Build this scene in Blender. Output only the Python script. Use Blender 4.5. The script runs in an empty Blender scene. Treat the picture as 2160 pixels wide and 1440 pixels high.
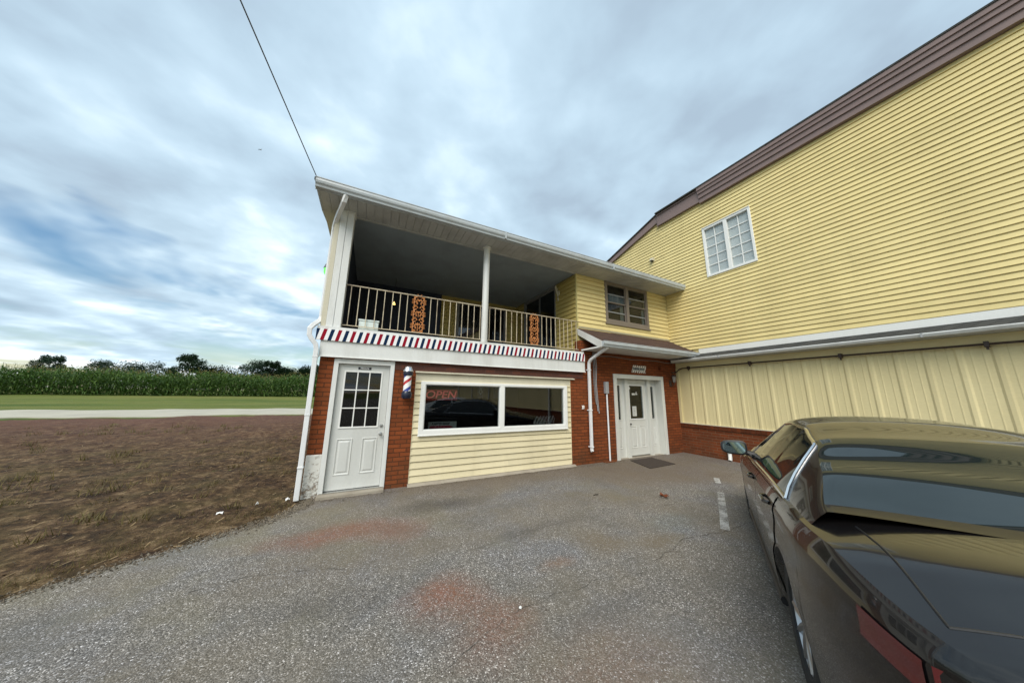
import bpy, bmesh, math, random
from mathutils import Vector, Matrix, noise
random.seed(7)
S = bpy.context.scene
C = S.collection
R = math.radians
PI = math.pi

# ------------------------------------------------------------------ camera, sky, sun, exposure
cam_d = bpy.data.cameras.new('camera')
cam = bpy.data.objects.new('camera', cam_d)
C.objects.link(cam)
_fw = Vector((0.439774, 0.87845, 0.186881)); _rt = Vector((0.893001, -0.449863, 0.013179)); _up = Vector((-0.095648, -0.161089, 0.982294))
cam.matrix_world = Matrix(((_rt.x, _up.x, -_fw.x, 0.557695), (_rt.y, _up.y, -_fw.y, -5.635622), (_rt.z, _up.z, -_fw.z, 1.553252), (0, 0, 0, 1)))
cam_d.sensor_fit = 'HORIZONTAL'; cam_d.sensor_width = 36; cam_d.lens = 9.8986
cam_d.clip_start = 0.05; cam_d.clip_end = 3000
S.camera = cam

SUN_EL, SUN_AZ = R(47), R(219)          # azimuth clockwise from +y: behind the camera, a little to its left
W = bpy.data.worlds.new('World'); S.world = W; W.use_nodes = True
wt = W.node_tree; wt.nodes.clear()


def wn(t, **k):
    n = wt.nodes.new(t)
    for a, b in k.items():
        setattr(n, a, b)
    return n


def wmath(op, a, b=None, clamp=False):
    n = wn('ShaderNodeMath', operation=op, use_clamp=clamp)
    for i, v in enumerate((a, b)):
        if v is None: continue
        if isinstance(v, (int, float)): n.inputs[i].default_value = v
        else: wt.links.new(v, n.inputs[i])
    return n.outputs[0]


def wnoise(vec, scale, detail=5, rough=.55, dist=0.0):
    n = wn('ShaderNodeTexNoise'); wt.links.new(vec, n.inputs['Vector'])
    n.inputs['Scale'].default_value = scale; n.inputs['Detail'].default_value = detail
    n.inputs['Roughness'].default_value = rough; n.inputs['Distortion'].default_value = dist
    return n.outputs['Fac']


def wramp(fac, stops):
    n = wn('ShaderNodeValToRGB'); wt.links.new(fac, n.inputs[0])
    e = n.color_ramp.elements
    while len(e) < len(stops): e.new(.5)
    for i, (p, c) in enumerate(stops):
        e[i].position = p; e[i].color = (*c, 1) if len(c) == 3 else c
    return n.outputs[0]


sky = wn('ShaderNodeTexSky', sky_type='NISHITA', sun_disc=False)
sky.sun_elevation = SUN_EL; sky.sun_rotation = SUN_AZ
sky.air_density = 1.2; sky.dust_density = .8
bg_sky = wn('ShaderNodeBackground'); bg_sky.inputs[1].default_value = 0.085
hs = wn('ShaderNodeHueSaturation'); hs.inputs['Saturation'].default_value = 1.35; wt.links.new(sky.outputs[0], hs.inputs['Color']); wt.links.new(hs.outputs[0], bg_sky.inputs[0])
tc = wn('ShaderNodeTexCoord')
sp = wn('ShaderNodeSeparateXYZ'); wt.links.new(tc.outputs['Generated'], sp.inputs[0])
zz = wmath('ADD', wmath('MAXIMUM', sp.outputs[2], 0.0), 0.16)
cb = wn('ShaderNodeCombineXYZ')
wt.links.new(wmath('DIVIDE', sp.outputs[0], zz), cb.inputs[0]); wt.links.new(wmath('DIVIDE', sp.outputs[1], zz), cb.inputs[1])
mp = wn('ShaderNodeMapping'); wt.links.new(cb.outputs[0], mp.inputs[0])
mp.inputs['Location'].default_value = (3.3, 1.7, 0.4); mp.inputs['Rotation'].default_value = (0, 0, R(35)); mp.inputs['Scale'].default_value = (1.0, 1.06, 1)
cv = mp.outputs[0]
n_big = wnoise(cv, 0.75, 3, .45, .35)
n_mid = wnoise(cv, 2.7, 2, .45, .3)
n_fin = wnoise(cv, 5.6, 4, .5, .15)
shade = wmath('ADD', wmath('ADD', wmath('MULTIPLY', n_big, .40), wmath('MULTIPLY', n_mid, .38)), wmath('MULTIPLY', n_fin, .22))
shade = wmath('ADD', shade, wmath('MULTIPLY', wmath('MAXIMUM', wmath('SUBTRACT', .42, sp.outputs[2]), 0.0), .20))
ccol = wramp(shade, [(.38, (.33, .425, .52)), (.46, (.40, .525, .63)), (.525, (.47, .61, .72)), (.575, (.58, .72, .81)), (.62, (.74, .845, .91)), (.68, (.96, .99, 1.0))])
bg_cloud = wn('ShaderNodeBackground'); wt.links.new(ccol, bg_cloud.inputs[0]); bg_cloud.inputs[1].default_value = .89
cover = wnoise(cv, 1.15, 4, .55, .3)
low = wmath('MULTIPLY', wmath('SUBTRACT', 0.30, sp.outputs[2]), .62)      # the cover breaks up towards the horizon
mask = wramp(wmath('ADD', cover, low), [(.575, (1, 1, 1)), (.72, (.12, .12, .12))])
mix = wn('ShaderNodeMixShader'); wt.links.new(mask, mix.inputs[0])
wt.links.new(bg_sky.outputs[0], mix.inputs[1]); wt.links.new(bg_cloud.outputs[0], mix.inputs[2])
wo = wn('ShaderNodeOutputWorld'); wt.links.new(mix.outputs[0], wo.inputs[0])

sd = bpy.data.lights.new('sun', 'SUN'); sd.energy = 2.3; sd.angle = R(42); sd.color = (1.0, .945, .86)
sun = bpy.data.objects.new('sun', sd); C.objects.link(sun)
_sdir = Vector((math.sin(SUN_AZ) * math.cos(SUN_EL), math.cos(SUN_AZ) * math.cos(SUN_EL), math.sin(SUN_EL)))
sun.rotation_euler = _sdir.to_track_quat('Z', 'Y').to_euler(); sun.location = _sdir * 60
S.view_settings.view_transform = 'Standard'; S.view_settings.look = 'None'
S.view_settings.exposure = 0.60; S.view_settings.gamma = 1.0; S.view_settings.use_curve_mapping = False
S.render.engine = 'CYCLES'
S.cycles.use_denoising = True
S.cycles.max_bounces = 8; S.cycles.transparent_max_bounces = 12
S.cycles.sample_clamp_indirect = 6


# ------------------------------------------------------------------ materials
class NT:
    """small helper round one material's node tree"""
    def __init__(self, name):
        self.m = bpy.data.materials.new(name); self.m.use_nodes = True
        self.t = self.m.node_tree; self.t.nodes.clear()
        self.out = self.n('ShaderNodeOutputMaterial')
        self.tc = self.n('ShaderNodeTexCoord')
        self.co = self.tc.outputs['Object']

    def n(self, t, **k):
        x = self.t.nodes.new(t)
        for a, b in k.items(): setattr(x, a, b)
        return x

    def put(self, sock, v):
        if isinstance(v, (int, float)): sock.default_value = v
        elif isinstance(v, tuple): sock.default_value = v if len(v) != 3 or sock.type == 'VECTOR' else (*v, 1)
        else: self.t.links.new(v, sock)

    def math(self, op, a, b=None, c=None, clamp=False):
        x = self.n('ShaderNodeMath', operation=op, use_clamp=clamp)
        for i, v in enumerate((a, b, c)):
            if v is not None: self.put(x.inputs[i], v)
        return x.outputs[0]

    def noise(self, scale, detail=4, rough=.55, vec=None, dist=0.0, out='Fac'):
        x = self.n('ShaderNodeTexNoise'); self.put(x.inputs['Vector'], vec or self.co)
        x.inputs['Scale'].default_value = scale; x.inputs['Detail'].default_value = detail
        x.inputs['Roughness'].default_value = rough; x.inputs['Distortion'].default_value = dist
        return x.outputs[out]

    def voro(self, scale, feature='F1', vec=None, out='Distance', rand=1.0):
        x = self.n('ShaderNodeTexVoronoi', feature=feature); self.put(x.inputs['Vector'], vec or self.co)
        x.inputs['Scale'].default_value = scale; x.inputs['Randomness'].default_value = rand
        return x.outputs[out]

    def mapping(self, scale=(1, 1, 1), rot=(0, 0, 0), loc=(0, 0, 0), vec=None):
        x = self.n('ShaderNodeMapping'); self.put(x.inputs[0], vec or self.co)
        x.inputs['Scale'].default_value = scale; x.inputs['Rotation'].default_value = rot; x.inputs['Location'].default_value = loc
        return x.outputs[0]

    def ramp(self, fac, stops, interp='LINEAR'):
        x = self.n('ShaderNodeValToRGB'); self.put(x.inputs[0], fac); e = x.color_ramp.elements
        x.color_ramp.interpolation = interp
        while len(e) < len(stops): e.new(.5)
        for i, (p, c) in enumerate(stops):
            e[i].position = p; e[i].color = (c, c, c, 1) if isinstance(c, (int, float)) else (*c, 1)
        return x.outputs[0]

    def mix(self, fac, a, b, blend='MIX'):
        x = self.n('ShaderNodeMix', data_type='RGBA', blend_type=blend)
        self.put(x.inputs[0], fac); self.put(x.inputs[6], a); self.put(x.inputs[7], b)
        return x.outputs[2]

    def xyz(self, vec=None):
        x = self.n('ShaderNodeSeparateXYZ'); self.put(x.inputs[0], vec or self.co); return x.outputs

    def comb(self, a, b, c=0.0):
        x = self.n('ShaderNodeCombineXYZ')
        for i, v in enumerate((a, b, c)): self.put(x.inputs[i], v)
        return x.outputs[0]

    def bump(self, h, strength=.3, dist=.01, normal=None):
        x = self.n('ShaderNodeBump'); self.put(x.inputs['Height'], h)
        x.inputs['Strength'].default_value = strength; x.inputs['Distance'].default_value = dist
        if normal is not None: self.put(x.inputs['Normal'], normal)
        return x.outputs[0]

    def bsdf(self, col, rough=.6, metal=0.0, normal=None, spec=.5, coat=0.0, **kw):
        b = self.n('ShaderNodeBsdfPrincipled')
        self.put(b.inputs['Base Color'], col); self.put(b.inputs['Roughness'], rough); self.put(b.inputs['Metallic'], metal)
        b.inputs['Specular IOR Level'].default_value = spec
        if coat: b.inputs['Coat Weight'].default_value = coat; b.inputs['Coat Roughness'].default_value = .03
        if normal is not None: self.put(b.inputs['Normal'], normal)
        for k, v in kw.items(): self.put(b.inputs[k], v)
        self.t.links.new(b.outputs[0], self.out.inputs[0])
        return self.m


def paint(name, col, rough=.5, dirt=.25, scale=3.0, dirtcol=(.25, .21, .15), metal=0.0, streak=True, bump=.06):
    """weathered paint: large faint blotches, rain streaks and fine grain"""
    t = NT(name)
    v = t.mapping(scale=(1, 1, .18)) if streak else t.co
    d = t.ramp(t.noise(scale, 6, .62, vec=v), [(.45, 0.0), (.78, 1.0)])
    f = t.noise(scale * 14, 3, .6)
    c = t.mix(t.math('MULTIPLY', d, dirt), col, dirtcol)
    c = t.mix(.12, c, t.ramp(f, [(.3, .55), (.7, 1.0)]), 'MULTIPLY')
    return t.bsdf(c, t.math('ADD', rough - .08, t.math('MULTIPLY', f, .16)), metal, t.bump(f, bump, .004))


def plain(name, col, rough=.5, metal=0.0, spec=.5, coat=0.0):
    t = NT(name); f = t.noise(40, 3)
    return t.bsdf(t.mix(.15, col, t.ramp(f, [(.3, .6), (.7, 1.0)]), 'MULTIPLY'), rough, metal, None, spec, coat)


def m_brick(name, axis, tint=(.27, .072, .024), dark=(.18, .048, .018), mortar=(.095, .038, .019), vertical=False, course=.0745):
    """axis: 0 when the wall runs along x, 1 when it runs along y"""
    t = NT(name); o = t.xyz()
    u = o[axis]; z = o[2]
    if vertical: u, z = z, u
    wob = t.noise(5, 2)
    z2 = t.math('ADD', z, t.math('MULTIPLY', t.math('SUBTRACT', wob, .5), .006))
    vec = t.comb(u, z2)
    br = t.n('ShaderNodeTexBrick'); t.put(br.inputs['Vector'], vec)
    br.inputs['Scale'].default_value = 1.0; br.inputs['Brick Width'].default_value = .212; br.inputs['Row Height'].default_value = course
    br.inputs['Mortar Size'].default_value = .0075; br.inputs['Mortar Smooth'].default_value = .25; br.inputs['Bias'].default_value = 0
    br.inputs['Color1'].default_value = (*tint, 1); br.inputs['Color2'].default_value = (*dark, 1); br.inputs['Mortar'].default_value = (*mortar, 1)
    blot = t.noise(2.4, 5, .6)
    c = t.mix(t.ramp(blot, [(.42, 0.0), (.75, .55)]), br.outputs['Color'], (tint[0] * .55, tint[1] * .75, tint[2] * .9))
    grime = t.ramp(z if not vertical else u, [(0.0, .75), (.55, 0.0)])          # splashed mud on the bottom courses
    c = t.mix(t.math('MULTIPLY', grime, t.ramp(t.noise(3.5, 4), [(.35, 0.0), (.65, .7)])), c, (.075, .052, .030))
    fine = t.noise(55, 4, .65)
    c = t.mix(.55, c, t.ramp(fine, [(.25, .5), (.75, 1.2)]), 'MULTIPLY')
    h = t.math('ADD', t.math('MULTIPLY', br.outputs['Fac'], -1.0), t.math('MULTIPLY', fine, .35))
    return t.bsdf(c, .88, 0, t.bump(h, .9, .014), .12)


def m_glass(name, tint=(.8, .85, .85), refl=1.0):
    """window glass: see-through with a Fresnel reflection"""
    t = NT(name)
    tr = t.n('ShaderNodeBsdfTransparent'); tr.inputs[0].default_value = (*tint, 1)
    gl = t.n('ShaderNodeBsdfGlossy'); gl.inputs['Roughness'].default_value = .015
    wob = t.noise(1.6, 1)
    t.put(gl.inputs['Normal'], t.bump(wob, .05, .02))
    fr = t.n('ShaderNodeFresnel'); fr.inputs['IOR'].default_value = 1.62
    mx = t.n('ShaderNodeMixShader'); geo = t.n('ShaderNodeNewGeometry'); t.put(mx.inputs[0], t.math('MULTIPLY', t.math('MULTIPLY', fr.outputs[0], refl), t.math('SUBTRACT', 1.0, geo.outputs['Backfacing']), clamp=True))
    t.t.links.new(tr.outputs[0], mx.inputs[1]); t.t.links.new(gl.outputs[0], mx.inputs[2]); t.t.links.new(mx.outputs[0], t.out.inputs[0])
    return t.m


def m_siding(name, col, dirt=.22):
    t = NT(name); o = t.xyz()
    st = t.noise(2.2, 6, .6, vec=t.mapping(scale=(1, 1, .12)))
    geo = t.n('ShaderNodeNewGeometry'); col0 = col
    bl = t.noise(.7, 4, .6); fine = t.noise(70, 3, .6, vec=t.mapping(scale=(.25, .25, 1)))
    c = t.mix(t.math('MULTIPLY', t.ramp(st, [(.48, 0.0), (.8, 1.0)]), dirt), col, (col[0] * .42, col[1] * .40, col[2] * .35))
    c = t.mix(t.ramp(bl, [(.35, 0.0), (.7, .35)]), c, (col[0] * .82, col[1] * .80, col[2] * .72))
    c = t.mix(.18, c, t.ramp(fine, [(.3, .6), (.7, 1.0)]), 'MULTIPLY')
    c = t.mix(1.0, c, t.ramp(geo.outputs['Random Per Island'], [(0, .90), (1, 1.02)]), 'MULTIPLY')
    return t.bsdf(c, .55, 0, t.bump(fine, .12, .003), .3)


M = {}
M['white'] = paint('white_paint', (.70, .71, .69), .45, .36)
M['white_bright'] = paint('white_vinyl', (.80, .80, .77), .38, .10)
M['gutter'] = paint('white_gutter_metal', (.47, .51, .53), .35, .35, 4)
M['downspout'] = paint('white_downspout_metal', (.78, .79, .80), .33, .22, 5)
M['trim_cream'] = paint('cream_trim', (.60, .56, .43), .5, .25)
M['soffit'] = paint('soffit_boards', (.50, .51, .49), .6, .40, 2.2, (.12, .115, .10), streak=False)
M['ceiling'] = paint('grey_ceiling_paint', (.28, .33, .365), .7, .3, 2.0, (.06, .068, .075), streak=False)
M['yellow'] = m_siding('yellow_siding', (.80, .66, .31))
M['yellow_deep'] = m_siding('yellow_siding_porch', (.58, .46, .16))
M['cream_siding'] = m_siding('cream_siding', (.76, .675, .455), .30)
M['panel_yellow'] = m_siding('ribbed_metal_panel', (.77, .665, .375), .20)
M['brick_x'] = m_brick('red_brick_front', 0)
M['brick_y'] = m_brick('red_brick_side', 1, (.23, .060, .022), (.14, .040, .017), (.22, .12, .07))
M['brick_band'] = m_brick('weathered_brick_band', 0, (.17, .062, .040), (.095, .045, .036), (.12, .07, .055))
M['brick_cap'] = m_brick('rowlock_brick', 1, (.16, .042, .016), (.10, .028, .012), (.10, .04, .02), True, .105)
M['fascia_brown'] = paint('mauve_brown_fascia', (.225, .155, .14), .45, .25, 3, (.08, .065, .06))
M['window_brown'] = paint('brown_grey_frame', (.20, .165, .135), .5, .2)
M['grey_trim'] = paint('grey_door_trim', (.22, .22, .22), .5, .2)
M['door'] = paint('painted_steel_door', (.60, .61, .585), .36, .22, 2, bump=.03)
M['doorwhite'] = paint('white_entry_door', (.66, .665, .62), .38, .26, 2, bump=.03)
M['chrome'] = plain('chrome', (.75, .75, .76), .12, 1.0)
M['steel'] = plain('brushed_nickel', (.52, .51, .49), .28, 1.0)
M['black'] = plain('black_plastic', (.012, .012, .014), .35)
M['navy'] = plain('navy_enamel', (.012, .016, .035), .25)
M['glass'] = m_glass('window_glass', (.72, .76, .76))
M['glass_dark'] = m_glass('tinted_window_glass', (.62, .66, .66), 1.6)
M['glass_clear'] = m_glass('clear_window_glass', (.96, .97, .97))
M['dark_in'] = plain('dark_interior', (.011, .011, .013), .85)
M['navy_wall'] = plain('dark_blue_surface', (.014, .022, .045), .7)
M['blind'] = paint('pale_blind', (.52, .56, .56), .8, .15, 4)
M['rail'] = paint('cream_rusty_rail', (.58, .50, .36), .5, .85, 6, (.10, .035, .012), streak=False)
M['scroll'] = paint('ochre_scroll_casting', (.52, .20, .055), .5, .6, 22, (.10, .03, .01), streak=False)
M['concrete'] = paint('pale_concrete', (.34, .30, .24), .9, .5, 3, (.14, .11, .08), streak=False, bump=.4)
M['mat'] = plain('brown_rubber_mat', (.045, .033, .026), .9)
M['rubber'] = plain('tyre_rubber', (.018, .018, .019), .8)
M['dark_cable'] = plain('dark_cable', (.09, .085, .085), .6)
M['pipe_brown'] = plain('brown_conduit', (.045, .025, .018), .5)
M['grey_box'] = paint('grey_meter_box', (.35, .36, .37), .5, .2)


def m_stripes():
    t = NT('barber_stripe_board'); o = t.xyz()
    a = t.math('ADD', o[0], t.math('MULTIPLY', o[2], -.215))
    f = t.math('FRACT', t.math('DIVIDE', t.math('ADD', a, .44), .2135))
    c = t.ramp(f, [(0.0, (.003, .020, .062)), (.25, (.86, .86, .86)), (.5, (.27, .004, .018)), (.75, (.86, .86, .86))], 'CONSTANT')
    g = t.noise(30, 3)
    c = t.mix(.2, c, t.ramp(g, [(.3, .6), (.7, 1.0)]), 'MULTIPLY')
    return t.bsdf(c, .7, 0, None, .12)


M['stripes'] = m_stripes()


def m_pole():
    t = NT('barber_pole_stripes'); o = t.xyz(t.tc.outputs['Object'])
    ang = t.math('DIVIDE', t.math('ARCTAN2', t.math('SUBTRACT', o[1], -.16), t.math('SUBTRACT', o[0], 1.183)), 2 * PI)
    f = t.math('FRACT', t.math('ADD', t.math('MULTIPLY', ang, 1.0), t.math('DIVIDE', o[2], -.30)))
    c = t.ramp(f, [(0.0, (.82, .82, .82)), (.22, (.02, .05, .30)), (.44, (.82, .82, .82)), (.70, (.45, .02, .03)), (.90, (.82, .82, .82))], 'CONSTANT')
    return t.bsdf(c, .12, 0, None, .5, .6)


M['pole'] = m_pole()


def m_peel():
    t = NT('peeling_white_paint')
    n1 = t.noise(14, 6, .7); n2 = t.noise(34, 5, .65)
    z = t.xyz()[2]
    low = t.ramp(z, [(0.0, .10), (.4, .0)])
    k = t.ramp(t.math('ADD', t.math('ADD', t.math('MULTIPLY', n1, .6), t.math('MULTIPLY', n2, .4)), low), [(.56, 0.0), (.66, 1.0)])
    c = t.mix(k, (.66, .65, .60), t.ramp(n2, [(.35, (.10, .05, .025)), (.65, (.30, .24, .18))]))
    return t.bsdf(c, .8, 0, t.bump(t.math('MULTIPLY', k, -1.0), .7, .01))


M['peel'] = m_peel()


def m_shingle(name, a, b):
    t = NT(name); o = t.xyz()
    vec = t.comb(o[0], t.math('ADD', t.math('MULTIPLY', o[1], .9), o[2]))
    br = t.n('ShaderNodeTexBrick'); t.put(br.inputs['Vector'], vec); br.inputs['Scale'].default_value = 1
    br.inputs['Brick Width'].default_value = .3; br.inputs['Row Height'].default_value = .14; br.inputs['Mortar Size'].default_value = .006
    br.inputs['Color1'].default_value = (*a, 1); br.inputs['Color2'].default_value = (*b, 1); br.inputs['Mortar'].default_value = (a[0] * .3, a[1] * .3, a[2] * .3, 1)
    g = t.noise(90, 3, .7)
    c = t.mix(.6, br.outputs['Color'], t.ramp(g, [(.3, .4), (.7, 1.2)]), 'MULTIPLY')
    return t.bsdf(c, .9, 0, t.bump(t.math('ADD', g, t.math('MULTIPLY', br.outputs['Fac'], -1.0)), .6, .008))


M['shingle_brown'] = m_shingle('brown_shingle', (.085, .042, .030), (.055, .028, .022))
M['shingle_grey'] = m_shingle('dark_grey_shingle', (.055, .055, .050), (.032, .034, .032))


def m_asphalt():
    t = NT('worn_asphalt')
    warp = t.noise(1.4, 4, .6, out='Color')
    w = t.n('ShaderNodeVectorMath', operation='SCALE'); t.put(w.inputs[0], warp); w.inputs['Scale'].default_value = .55
    w2 = t.n('ShaderNodeVectorMath', operation='ADD'); t.put(w2.inputs[0], t.co); t.put(w2.inputs[1], w.outputs[0])
    o = t.xyz(w2.outputs[0]); raw = t.xyz()
    cells = t.voro(135, 'F1', out='Color'); cd = t.voro(135, 'F1')
    cs = t.n('ShaderNodeSeparateColor'); t.put(cs.inputs[0], cells)
    grain = cs.outputs[0]
    c = t.ramp(grain, [(0.0, (.080, .078, .073)), (.35, (.145, .141, .132)), (.72, (.215, .209, .195)), (.92, (.345, .337, .32)), (.985, (.60, .59, .58)), (1.0, (.80, .80, .80))])
    fine = t.noise(230, 3, .7)
    c = t.mix(.55, c, t.ramp(fine, [(.3, .5), (.7, 1.35)]), 'MULTIPLY')
    # large old blotches: bluish bare aggregate against tan silt
    big = t.noise(.55, 5, .6)
    c = t.mix(t.ramp(big, [(.44, 0.0), (.60, .75)]), c, t.mix(.55, c, (.195, .17, .125)))
    med = t.noise(1.7, 5, .65, vec=t.mapping(loc=(2, 9, 0)))
    c = t.mix(t.ramp(med, [(.50, 0.0), (.64, .7)]), c, t.mix(.5, c, (.12, .115, .098)))
    olive = t.noise(1.25, 5, .6, vec=t.mapping(loc=(5, 1, 3)))
    c = t.mix(t.ramp(olive, [(.52, 0.0), (.66, .6)]), c, t.mix(.5, c, (.20, .185, .115)))
    blue = t.noise(.9, 4, .6, vec=t.mapping(loc=(7, 3, 0)))
    c = t.mix(t.ramp(blue, [(.48, 0.0), (.64, .6)]), c, t.mix(1.0, c, (.90, .98, 1.16), 'MULTIPLY'))

    def blob(cx, cy, rx, ry, edge=.55, rot=0.0):
        dx = t.math('SUBTRACT', o[0], cx + .275); dy = t.math('SUBTRACT', o[1], cy + .275)
        if rot:
            ca, sa = math.cos(rot), math.sin(rot)
            dx, dy = (t.math('ADD', t.math('MULTIPLY', dx, ca), t.math('MULTIPLY', dy, sa)), t.math('SUBTRACT', t.math('MULTIPLY', dy, ca), t.math('MULTIPLY', dx, sa)))
        d = t.math('SQRT', t.math('ADD', t.math('POWER', t.math('ABSOLUTE', t.math('DIVIDE', dx, rx)), 2.0), t.math('POWER', t.math('ABSOLUTE', t.math('DIVIDE', dy, ry)), 2.0)))
        x = t.n('ShaderNodeMapRange', interpolation_type='SMOOTHSTEP'); t.put(x.inputs[0], d)
        x.inputs[1].default_value = edge; x.inputs[2].default_value = 1.15; x.inputs[3].default_value = 1; x.inputs[4].default_value = 0
        return x.outputs[0]

    def stain(c, m, col, amt):
        spk = t.ramp(t.noise(38, 4, .7), [(.28, .25), (.62, 1.0)])
        return t.mix(t.math('MULTIPLY', t.math('MULTIPLY', m, amt), spk), c, col)
    red = (.225, .088, .046); tan = (.165, .136, .094)
    dk = (.070, .072, .078)
    for q in ((2.55, -2.35, 1.0, .22, R(4)), (.55, -2.75, .9, .28, R(-8)), (2.35, -3.75, .9, .2, R(3)), (3.6, -4.3, 1.1, .4, R(12)), (.2, -3.9, .8, .3, R(5))):
        c = stain(c, blob(q[0], q[1], q[2], q[3], .0, q[4]), dk, .42)
    for q in ((4.0, -1.75, 1.5, .5, R(-15)), (1.2, -2.2, .8, .25, 0), (5.3, -3.9, .9, .5, R(20)), (-.6, -3.0, .8, .4, 0)):
        c = stain(c, blob(q[0], q[1], q[2], q[3], .0, q[4]), (.165, .142, .104), .5)
    c = stain(c, blob(.45, -1.46, 1.1, .36, .1, R(-3)), red, .66)
    c = stain(c, blob(1.1, -1.75, .45, .32, .1), red, .35)
    c = stain(c, blob(1.28, -3.05, .40, .36, .0), red, .75)
    c = stain(c, blob(1.50, -3.50, .42, .36, .0), red, .50)
    c = stain(c, blob(1.9, -4.2, .8, .5, .0), (.20, .12, .085), .45)
    c = stain(c, blob(3.05, -2.95, .30, .35, .2), tan, .7)
    c = stain(c, blob(3.75, -3.18, .42, .16, .2), tan, .65)
    c = stain(c, blob(2.35, -3.02, .28, .14, .1), (.21, .135, .09), .6)
    c = stain(c, blob(.2, -2.1, 1.1, .55, .0), tan, .5)
    # silt washed along the foot of the walls
    near = t.n('ShaderNodeMapRange', interpolation_type='SMOOTHSTEP'); t.put(near.inputs[0], t.math('ADD', o[1], t.math('MULTIPLY', raw[0], .14)))
    near.inputs[1].default_value = -.55; near.inputs[2].default_value = .55; near.inputs[3].default_value = 0; near.inputs[4].default_value = 1
    c = stain(c, near.outputs[0], (.125, .101, .079), .8)
    c = stain(c, blob(6.6, -1.55, 2.3, .85, .3, R(-14)), (.150, .122, .094), .85)
    c = t.mix(t.math('MULTIPLY', blob(1.75, -1.05, .9, .30, .1), .55), c, (.060, .054, .046))      # damp patch by the door
    c = t.mix(t.math('MULTIPLY', blob(4.35, -2.95, .5, .35, .2), .45), c, t.mix(1.0, c, (.80, .98, 1.12), 'MULTIPLY'))
    c = t.mix(1.0, c, (1.05, .985, .93), 'MULTIPLY')
    h = t.math('ADD', t.math('MULTIPLY', cd, -.9), t.math('MULTIPLY', fine, .5))
    return t.bsdf(c, .9, 0, t.bump(h, .7, .008), .2)


M['asphalt'] = m_asphalt()


def m_soil():
    t = NT('bare_soil')
    n1 = t.noise(1.3, 6, .65); n2 = t.noise(9, 6, .7); n3 = t.noise(60, 4, .7)
    y = t.xyz()[1]
    n4 = t.noise(3.2, 5, .7); c = t.ramp(t.math('ADD', t.math('MULTIPLY', n2, .55), t.math('MULTIPLY', n4, .45)), [(.36, (.018, .011, .008)), (.46, (.060, .035, .019)), (.54, (.135, .082, .042)), (.62, (.30, .205, .115))])
    c = t.mix(t.ramp(n1, [(.45, 0.0), (.7, .6)]), c, (.105, .082, .030))
    c = t.mix(t.math('MULTIPLY', t.ramp(t.math('DIVIDE', y, 14.0), [(.3, 0.0), (.75, .8)]), t.ramp(n1, [(.3, .5), (.6, 1.0)])), c, (.155, .075, .055))
    c = t.mix(.6, c, t.ramp(n3, [(.3, .45), (.7, 1.3)]), 'MULTIPLY')
    return t.bsdf(c, .95, 0, t.bump(t.math('ADD', n2, t.math('MULTIPLY', n3, .35)), .9, .06), .2)


def m_lawn():
    t = NT('mown_grass')
    n1 = t.noise(.12, 4, .6, vec=t.mapping(scale=(.35, 1.6, 1))); n2 = t.noise(2.5, 6, .7, vec=t.mapping(scale=(.5, 1.3, 1))); n3 = t.noise(28, 3, .7)
    c = t.ramp(n1, [(.35, (.075, .110, .016)), (.5, (.125, .150, .028)), (.66, (.180, .175, .045))])
    c = t.mix(.6, c, t.ramp(n2, [(.3, .55), (.7, 1.25)]), 'MULTIPLY')
    c = t.mix(.45, c, t.ramp(n3, [(.3, .5), (.7, 1.3)]), 'MULTIPLY')
    return t.bsdf(c, .9, 0, t.bump(n3, .6, .05), .2)


def m_leaf(name, a, b, trans=.25):
    t = NT(name)
    inf = t.n('ShaderNodeNewGeometry')
    r = inf.outputs['Random Per Island']
    n = t.noise(.9, 3, .6)
    c = t.mix(r, a, b)
    c = t.mix(.5, c, t.ramp(n, [(.3, .55), (.7, 1.25)]), 'MULTIPLY')
    d = t.n('ShaderNodeBsdfPrincipled'); t.put(d.inputs['Base Color'], c); d.inputs['Roughness'].default_value = .6; d.inputs['Specular IOR Level'].default_value = .25
    tr = t.n('ShaderNodeBsdfTranslucent'); t.put(tr.inputs[0], c)
    mx = t.n('ShaderNodeMixShader'); mx.inputs[0].default_value = trans
    t.t.links.new(d.outputs[0], mx.inputs[1]); t.t.links.new(tr.outputs[0], mx.inputs[2]); t.t.links.new(mx.outputs[0], t.out.inputs[0])
    return t.m


M['soil'] = m_soil(); M['lawn'] = m_lawn()
M['road'] = paint('pale_road_concrete', (.43, .395, .31), .9, .45, .8, (.22, .20, .17), streak=False, bump=.2)
M['corn_leaf'] = m_leaf('corn_leaves', (.032, .082, .010), (.082, .140, .022))
M['tassel'] = m_leaf('corn_tassels', (.22, .19, .06), (.16, .15, .045), .1)
M['tree_leaf'] = m_leaf('dark_tree_leaves', (.010, .026, .012), (.026, .052, .020))
M['bark'] = plain('grey_bark', (.055, .045, .035), .9)
M['straw'] = m_leaf('dry_straw', (.34, .245, .13), (.10, .062, .032), .05)
M['dead_leaf'] = m_leaf('dead_leaf', (.26, .075, .028), (.15, .045, .02), .1)
M['line'] = None


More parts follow.
